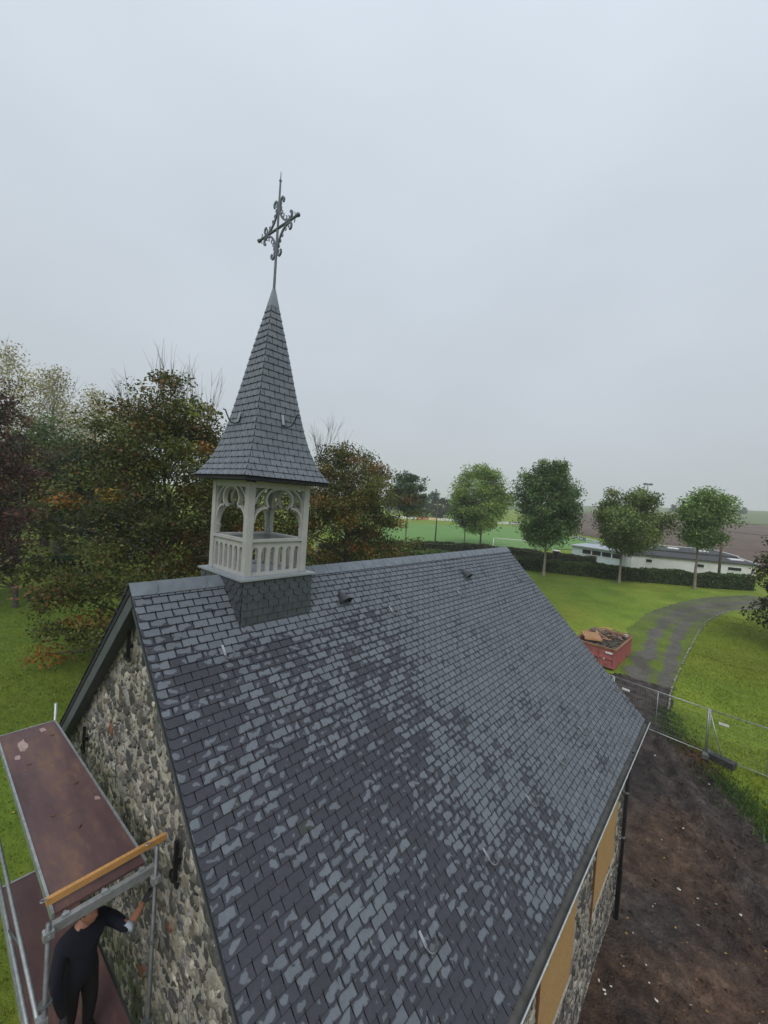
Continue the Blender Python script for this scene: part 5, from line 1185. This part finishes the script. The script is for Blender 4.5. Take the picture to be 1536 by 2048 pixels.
# =================================================================== HEDGES
def hedge(name, line, w_, h, label, pal, leaf, n, seed, group=None):
    q = np.random.default_rng(seed); line = [np.array(p)[:2] for p in line]; seg = np.array([np.linalg.norm(b_ - a) for a, b_ in zip(line[:-1], line[1:])]); cum = np.concatenate([[0], np.cumsum(seg)])
    def atl(s_):
        i = np.clip(np.searchsorted(cum, s_) - 1, 0, len(seg) - 1); f_ = (s_ - cum[i]) / seg[i]; A_ = np.array(line)[i]; B_ = np.array(line)[i + 1]; d_ = (B_ - A_) / seg[i][..., None]; return A_ + (B_ - A_) * f_[..., None], np.stack([-d_[..., 1], d_[..., 0]], -1)
    rt = root(name, (*line[0], float(gz(*line[0]))), label, 'hedge', group)
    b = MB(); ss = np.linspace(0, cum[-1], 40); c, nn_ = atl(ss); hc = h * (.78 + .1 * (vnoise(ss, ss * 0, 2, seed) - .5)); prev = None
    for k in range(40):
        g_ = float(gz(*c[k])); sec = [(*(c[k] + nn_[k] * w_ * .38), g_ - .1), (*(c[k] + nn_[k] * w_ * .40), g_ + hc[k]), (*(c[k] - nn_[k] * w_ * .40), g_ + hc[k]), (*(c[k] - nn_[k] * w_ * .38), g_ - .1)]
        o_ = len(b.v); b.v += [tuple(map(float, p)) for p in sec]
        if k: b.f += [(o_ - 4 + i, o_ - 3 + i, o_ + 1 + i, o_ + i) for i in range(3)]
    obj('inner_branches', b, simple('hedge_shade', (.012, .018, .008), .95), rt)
    s_ = q.uniform(0, cum[-1], n); c, nn_ = atl(s_); u_ = q.uniform(-1, 1, n); face = q.random(n); topn = (vnoise(s_, s_ * 0, 1.2, seed + 1) - .5) * .35 * h
    off = np.where(face < .5, np.sign(u_) * (.40 + .14 * q.random(n)), u_ * .5) * w_; z = np.where(face < .5, q.uniform(.02, 1, n) * h, h * (.84 + .2 * q.random(n))) + topn * np.where(face < .5, .5, 1)
    P = np.c_[c + nn_ * off[:, None], z]; P[:, 2] += gz(P[:, 0], P[:, 1]); V, F = quads(P, leaf, (0, 0, .6), q); pal_ = np.array(pal); cl_ = vnoise(s_, z, 1.0, seed + 2)
    cc = pal_[q.integers(len(pal_), size=n)] * (.6 + .8 * cl_)[:, None] * q.uniform(.7, 1.3, (n, 1)); obj('foliage', npmesh('foliage', V, F, M['leaf'], np.repeat(cc, 4, 0)), None, rt); return rt
hp = [(.062, .108, .028), (.085, .138, .036), (.050, .084, .025)]
hedge('hedge', [G(640, 1128), G(800, 1124), G(960, 1130), G(1100, 1144), G(1250, 1160), G(1370, 1170), G(1500, 1178)], 1.5, 1.6, 'long clipped green hedge running behind the avenue trees', hp, .12, 34000, 70)
hedge('hedge', [G(640, 1106), G(800, 1098), G(960, 1104), G(1100, 1122), G(1190, 1130)], 1.3, 1.3, 'lower brownish wild hedge between the clipped hedge and the pitch', [(.045, .058, .022), (.06, .06, .028), (.035, .048, .018)], .13, 16000, 71)
hedge('hedge', [G(60, 1150), G(130, 1146), G(215, 1142), G(330, 1150)], 1.6, 1.5, 'dark hedge on the lawn under the great beech', [(.03, .055, .022), (.04, .07, .03)], .11, 9000, 72)

# =================================================================== SPORTS GROUND BUILDINGS
M['render'] = simple('white_render', (.62, .63, .62), .85, 0, .07, .6, .2, 20, .01)
M['felt'] = simple('dark_roof_felt', (.040, .042, .045), .85, 0, .2, .8)
M['glass'] = simple('dark_window', (.02, .022, .025), .15)
M['whitetrim'] = simple('white_trim', (.70, .70, .68), .6)
M['palepanel'] = simple('pale_blue_panel', (.50, .58, .64), .6, 0, .05, 1)
p0 = away(1262, 70); p1 = away(1520, 75)
d_ = (p1 - p0)[:2]; Lb = float(np.linalg.norm(d_)); d_ /= Lb; n_ = np.array([-d_[1], d_[0]])
if n_ @ (p0[:2] - CAM[:2]) < 0: n_ = -n_
gb = min(p0[2], p1[2]) - .3; topz = at_depth(1265, 1108, p0)[2]; topz2 = at_depth(1512, 1132, p1)[2]; print('white building', Lb, p0, p1, 'top', topz, topz2, 'ground', gb)
TZ = .5 * (topz + topz2); DB = 13.0
def Bp(l, dp, z): return np.array([*(p0[:2] + d_ * l + n_ * dp), z])
hall = root('clubhouse', Bp(Lb / 2, DB / 2, gb), 'long low white clubhouse with a dark flat roof and small windows', 'clubhouse')
b = MB(); b.prism([Bp(0, 0, gb), Bp(Lb, 0, gb), Bp(Lb, DB, gb), Bp(0, DB, gb)], (0, 0, TZ - gb)); HW = obj('wall', b, M['render'], hall)
mid_z = TZ + .45
b = MB(); b.prism([Bp(-.2, -.3, TZ + .004), Bp(-.2, -.3, TZ + .12), Bp(-.2, DB * .42, mid_z + .0), Bp(-.2, DB * .42, mid_z - .12)], (*(d_ * (Lb + .4)), 0)); HR = obj('roof', b, M['felt'], hall)
b = MB(); b.prism([Bp(-.2, DB * .42 + .004, mid_z - .12), Bp(-.2, DB * .42 + .004, mid_z + .20), Bp(-.2, DB + .2, mid_z + .45), Bp(-.2, DB + .2, TZ + .01)], (*(d_ * (Lb + .4)), 0)); obj('upper_roof', b, M['felt'], HR)
b = MB(); b.bar(Bp(-.3, DB + .3, mid_z + .46), Bp(Lb + .3, DB + .3, mid_z + .46), .22, .16); obj('roof_trim', b, M['whitetrim'], HR)
for la in (Lb + .28, -.28):
    b = MB(); b.bar(Bp(la, -.3, TZ + .14), Bp(la, DB * .42, mid_z + .06), .16, .14); obj('roof_trim', b, M['whitetrim'], HR); b = MB(); b.bar(Bp(la, DB * .42 + .1, mid_z + .24), Bp(la, DB + .18, mid_z + .48), .16, .14); obj('roof_trim', b, M['whitetrim'], HR)
for l, dp in ((Lb * .30, 9.0), (Lb * .55, 9.4), (Lb * .80, 9.0), (Lb * .93, 3.0), (Lb * .12, 9.2)):
    zz = (mid_z + .20 + (dp - DB * .42) / (DB * .58) * .25) if dp > DB * .42 else TZ + .12 + dp / (DB * .42) * .33
    b = MB(); b.prism([Bp(l - .8, dp - .55, zz - .02), Bp(l + .8, dp - .55, zz - .02), Bp(l + .8, dp + .55, zz + .03), Bp(l - .8, dp + .55, zz + .03)], (0, 0, .12)); obj('skylight', b, M['whitetrim'], HR)
for px, wd in ((1298, .75), (1402, .8), (1471, 1.5)):
    t_ = np.cross(np.array([*(ray(px, 1120)[:2]), 0]), np.array([0, 0, 1]))[:2]; A2 = np.array([ray(px, 1120)[:2], -d_]).T; sol = np.linalg.solve(A2, p0[:2] - CAM[:2]); l = float(sol[1])
    b = MB(); z_ = TZ - .95; b.prism([Bp(l - wd / 2, -.03, z_), Bp(l + wd / 2, -.03, z_), Bp(l + wd / 2, -.03, z_ + .42), Bp(l - wd / 2, -.03, z_ + .42)], (*(n_ * .028), 0)); WN = obj('window', b, M['glass'], hall)
    b = MB(); b.bar(Bp(l - wd / 2 - .05, -.05, z_ - .03), Bp(l + wd / 2 + .05, -.05, z_ - .03), .09, .05); obj('window_sill', b, M['whitetrim'], WN)
b = MB(); b.prism([Bp(0, -.04, gb), Bp(.5, -.04, gb), Bp(.5, -.04, TZ - .05), Bp(0, -.04, TZ - .05)], (*(n_ * .036), 0)); obj('corner_pier', b, simple('grey_pier', (.40, .42, .43), .8), hall)
# small pale canteen
q0 = away(1150, 76); q1 = away(1256, 71.5); e_ = (q1 - q0)[:2]; Lc = float(np.linalg.norm(e_)); e_ /= Lc; m_ = np.array([-e_[1], e_[0]]); 
if m_ @ (q0[:2] - CAM[:2]) < 0: m_ = -m_
tz0 = at_depth(1155, 1092, q0)[2]; tz1 = at_depth(1250, 1106, q1)[2]; Tc = .5 * (tz0 + tz1); gc = q0[2] - .3; print('canteen', Lc, tz0, tz1, gc)
def Cp(l, dp, z): return np.array([*(q0[:2] + e_ * l + m_ * dp), z])
can = root('canteen', Cp(Lc / 2, 2, gc), 'small pale blue flat-roofed canteen with a row of windows beside the clubhouse', 'canteen')
b = MB(); b.prism([Cp(0, 0, gc), Cp(Lc, 0, gc), Cp(Lc, 4, gc), Cp(0, 4, gc)], (0, 0, Tc - gc)); obj('wall', b, M['palepanel'], can)
b = MB(); b.prism([Cp(-.15, -.35, Tc + .004), Cp(Lc + .15, -.35, Tc + .004), Cp(Lc + .15, 4.2, Tc + .3), Cp(-.15, 4.2, Tc + .3)], (0, 0, .14)); obj('roof', b, simple('pale_grey_roof', (.36, .40, .44), .7), can)
for k in range(4):
    l0 = Lc * (.22 + .19 * k); b = MB(); b.prism([Cp(l0, -.03, Tc - 1.05), Cp(l0 + Lc * .165, -.03, Tc - 1.05), Cp(l0 + Lc * .165, -.03, Tc - .35), Cp(l0, -.03, Tc - .35)], (*(m_ * .028), 0)); WN = obj('window', b, M['glass'], can)
    b = MB(); b.bar(Cp(l0 - .02, -.05, Tc - 1.09), Cp(l0 + Lc * .165 + .02, -.05, Tc - 1.09), .06, .06); b2 = obj('window_frame', b, M['whitetrim'], WN)
# goals
def goal(pa, ax, label, wd=7.32, ht=2.44, back=None):
    pa = np.array(pa); ax = np.array(ax) / np.linalg.norm(ax); pb = pa[:2] + ax * wd; bk = np.array([-ax[1], ax[0]]) if back is None else back
    rt = root('goal', pa, label, 'goal', 'football goals'); za, zb_ = float(gz(*pa[:2])) + .1, float(gz(*pb)) + .1
    for p, z in ((pa[:2], za), (pb, zb_)):
        b = MB(); b.tube([(*p, z), (*p, z + ht)], .06, 8); obj('goal_post', b, M['whitetrim'], rt, True)
    b = MB(); b.tube([(*pa[:2], za + ht), (*pb, zb_ + ht)], .06, 8); obj('crossbar', b, M['whitetrim'], rt, True)
    b = MB()
    for i in range(0, 31): p = pa[:2] + ax * wd * i / 30; b.tube([(*p, za + ht), (*(p + bk * .8), za + ht - .1), (*(p + bk * 1.9), za)], .004, 3, False)
    for i in range(8): f_ = i / 7; o_ = bk * (.8 + 1.1 * f_); b.tube([(*(pa[:2] + o_), za + (ht - .1) * (1 - f_)), (*(pb + o_), zb_ + (ht - .1) * (1 - f_))], .004, 3, False)
    obj('net', b, M['whitetrim'], rt)
g_ = G(991, 1106); gpt = away(992, np.hypot(*(g_[:2] - CAM[:2]))); ddir = G(1056, 1112)[:2] - g_[:2]
goal(gpt, ddir, 'white goal with its crossbar just above the end of the roof ridge', back=(CAM[:2] - gpt[:2]) / np.linalg.norm(CAM[:2] - gpt[:2]))
g2 = G(887, 1043); g3 = G(915, 1045); goal(g2, g3[:2] - g2[:2], 'far white goal in front of the advertising boards', back=(g2[:2] - CAM[:2]) / np.linalg.norm(g2[:2] - CAM[:2]))
# advertising boards
AD = [((.75, .76, .75), (.20, .40, .62)), ((.72, .73, .74), (.35, .38, .45)), ((.55, .10, .07), (.70, .35, .15)), ((.70, .62, .40), (.6, .2, .1)), ((.74, .74, .72), (.30, .30, .34)), ((.80, .80, .78), (.2, .25, .5)), ((.08, .09, .12), (.7, .7, .7)), ((.72, .72, .7), (.25, .5, .3)), ((.70, .40, .08), (.75, .7, .5)), ((.76, .76, .74), (.3, .45, .35)), ((.14, .16, .22), (.7, .7, .72)), ((.70, .74, .72), (.2, .5, .35))]
def board(pa, pb, k, label):
    pa, pb = np.array(pa), np.array(pb); rt = root('advertising_board', pa, label, 'board', 'advertising boards round the pitch'); ax = (pb - pa)[:2]; L_ = np.linalg.norm(ax); ax /= L_; no = np.array([-ax[1], ax[0]]); no = no if no @ (CAM[:2] - pa[:2]) > 0 else -no
    z = float(gz(*pa[:2])) + .12
    f = lambda l, h, o_: np.array([*(pa[:2] + ax * l + no * o_), z + h])
    b = MB(); b.prism([f(.04, .08, 0), f(L_ - .04, .08, 0), f(L_ - .04, 1.0, 0), f(.04, 1.0, 0)], (*(no * -.04), 0)); obj('panel', b, simple('board_face', AD[k % 12][0], .6, 0, .03), rt)
    b = MB(); b.prism([f(L_ * .12, .32, .004), f(L_ * .62, .32, .004), f(L_ * .62, .62, .004), f(L_ * .12, .62, .004)], (*(no * .006), 0)); obj('print_block', b, simple('board_print', AD[k % 12][1], .6, 0, .03), rt)
    b = MB(); b.prism([f(L_ * .70, .25, .004), f(L_ * .88, .25, .004), f(L_ * .88, .75, .004), f(L_ * .70, .75, .004)], (*(no * .006), 0)); obj('print_block', b, simple('board_print', AD[(k + 3) % 12][1], .6, 0, .03), rt)
    for l in (.1, L_ - .1):
        b = MB(); b.bar(f(l, -.15, -.06), f(l, 1.0, -.06), .06, .06, (*ax, 0)); obj('stake', b, M['oldwood'], rt)
ca, cb_ = G(786, 1036.5), G(1062, 1051)
nb_ = 12
for k in range(nb_):
    board(ca + (cb_ - ca) * k / nb_, ca + (cb_ - ca) * (k + .94) / nb_, k, ['white board with a blue print', 'white board with a grey print', 'red board with an orange print', 'straw-coloured board', 'off-white board with a dark print', 'white board with a navy print', 'black board with white print', 'white board with a green print', 'orange board', 'white board with pale green print', 'dark blue board', 'mint board'][k] + ' in the far row behind the far goal')
ca, cb_ = G(1122, 1070), G(1205, 1093)
for k in range(6): board(ca + (cb_ - ca) * k / 6, ca + (cb_ - ca) * (k + .95) / 6, k + 7, ['orange', 'white', 'black', 'pale', 'white', 'white'][k] + ' advertising board in the side row, number %s from the pitch corner' % ['one', 'two', 'three', 'four', 'five', 'six'][k])
# poles and floodlight
M['polewood'] = simple('grey_pole', (.10, .09, .08), .9)
def pole(name, bpx, tpy, r_, label, cat):
    base = G(*bpx); top = at_depth(bpx[0] + (bpx[1] - tpy) * .07, tpy, base); rt = root(name, base, label, cat); b = MB(); b.tube([base - np.array([0, 0, .2]), (base[0], base[1], top[2])], [r_ * 1.2, r_ * .8], 8); obj('shaft', b, M['polewood'], rt, True); return rt, base, top
rt, base, top = pole('utility_pole', (870, 1086), 1000, .13, 'slender grey pole standing at the near edge of the pitch', 'pole')
b = MB(); b.bar((base[0] - .5, base[1], top[2] - .2), (base[0] + .5, base[1], top[2] - .2), .08, .08); obj('cross_arm', b, M['polewood'], rt)
ub = away(1447, 70); rt = root('utility_pole', ub, 'stout brown pole between the hedge and the white clubhouse', 'pole'); tz_ = at_depth(1455, 1058, ub)[2]
b = MB(); b.tube([ub - np.array([0, 0, .2]), (ub[0], ub[1], tz_)], [.17, .14], 8); obj('shaft', b, simple('brown_pole', (.10, .075, .055), .9), rt, True)
b = MB(); b.tube(spline([(ub[0], ub[1], tz_ - .25), tuple(at_depth(1500, 1068, ub)), tuple(at_depth(1600, 1078, ub))], 6), .02, 5); obj('cable', b, M['black'], rt)
fb = away(1290, 105); rt = root('floodlight', fb, 'tall floodlight mast showing above the wide olive tree', 'floodlight'); ft_ = at_depth(1294, 968, fb)[2]
b = MB(); b.tube([fb, (fb[0], fb[1], ft_)], [.16, .10], 8); obj('mast', b, M['galv'], rt, True)
for s_ in (-1, 1):
    c_ = np.array([fb[0], fb[1], ft_]) + np.array([CR[0], CR[1], 0]) * .55 * s_; b = MB(); b.bar(c_ - np.array([CR[0], CR[1], 0]) * .35, c_ + np.array([CR[0], CR[1], 0]) * .35, .5, .28); obj('lamp_head', b, M['dullsteel'], rt)
b = MB(); b.bar(np.array([fb[0], fb[1], ft_ - .2]) - np.array([CR[0], CR[1], 0]) * 1.0, np.array([fb[0], fb[1], ft_ - .2]) + np.array([CR[0], CR[1], 0]) * 1.0, .1, .1); obj('lamp_bracket', b, M['galv'], rt)
bb = G(1110, 1128); rt = root('bin', bb, 'dark bin with a white lid by the hedge behind the largest tree', 'bin'); zt_ = at_depth(1110, 1100, bb)[2]
b = MB(); b.tube([bb, (bb[0], bb[1], zt_ - .12)], [.42, .5], 8); obj('body', b, M['black'], rt)
b = MB(); b.tube([(bb[0], bb[1], zt_ - .12), (bb[0], bb[1], zt_)], [.62, .62], 8); obj('lid', b, M['whitetrim'], rt)

# =================================================================== HAZE
hz = MB(); hz.box((-1500, -60, -3), (1500, 1500, 62))
hm_ = bpy.data.materials.new('mist'); hm_.use_nodes = True; t_ = hm_.node_tree; t_.nodes.clear(); o_ = t_.nodes.new('ShaderNodeOutputMaterial'); v_ = t_.nodes.new('ShaderNodeVolumePrincipled')
v_.inputs['Color'].default_value = (.97, .98, .99, 1); v_.inputs['Density'].default_value = .00065; v_.inputs['Anisotropy'].default_value = 0.2; t_.links.new(v_.outputs[0], o_.inputs['Volume'])
tag(obj('haze', hz, hm_), 'thin pale mist lying over the fields', 'haze', kind='stuff')
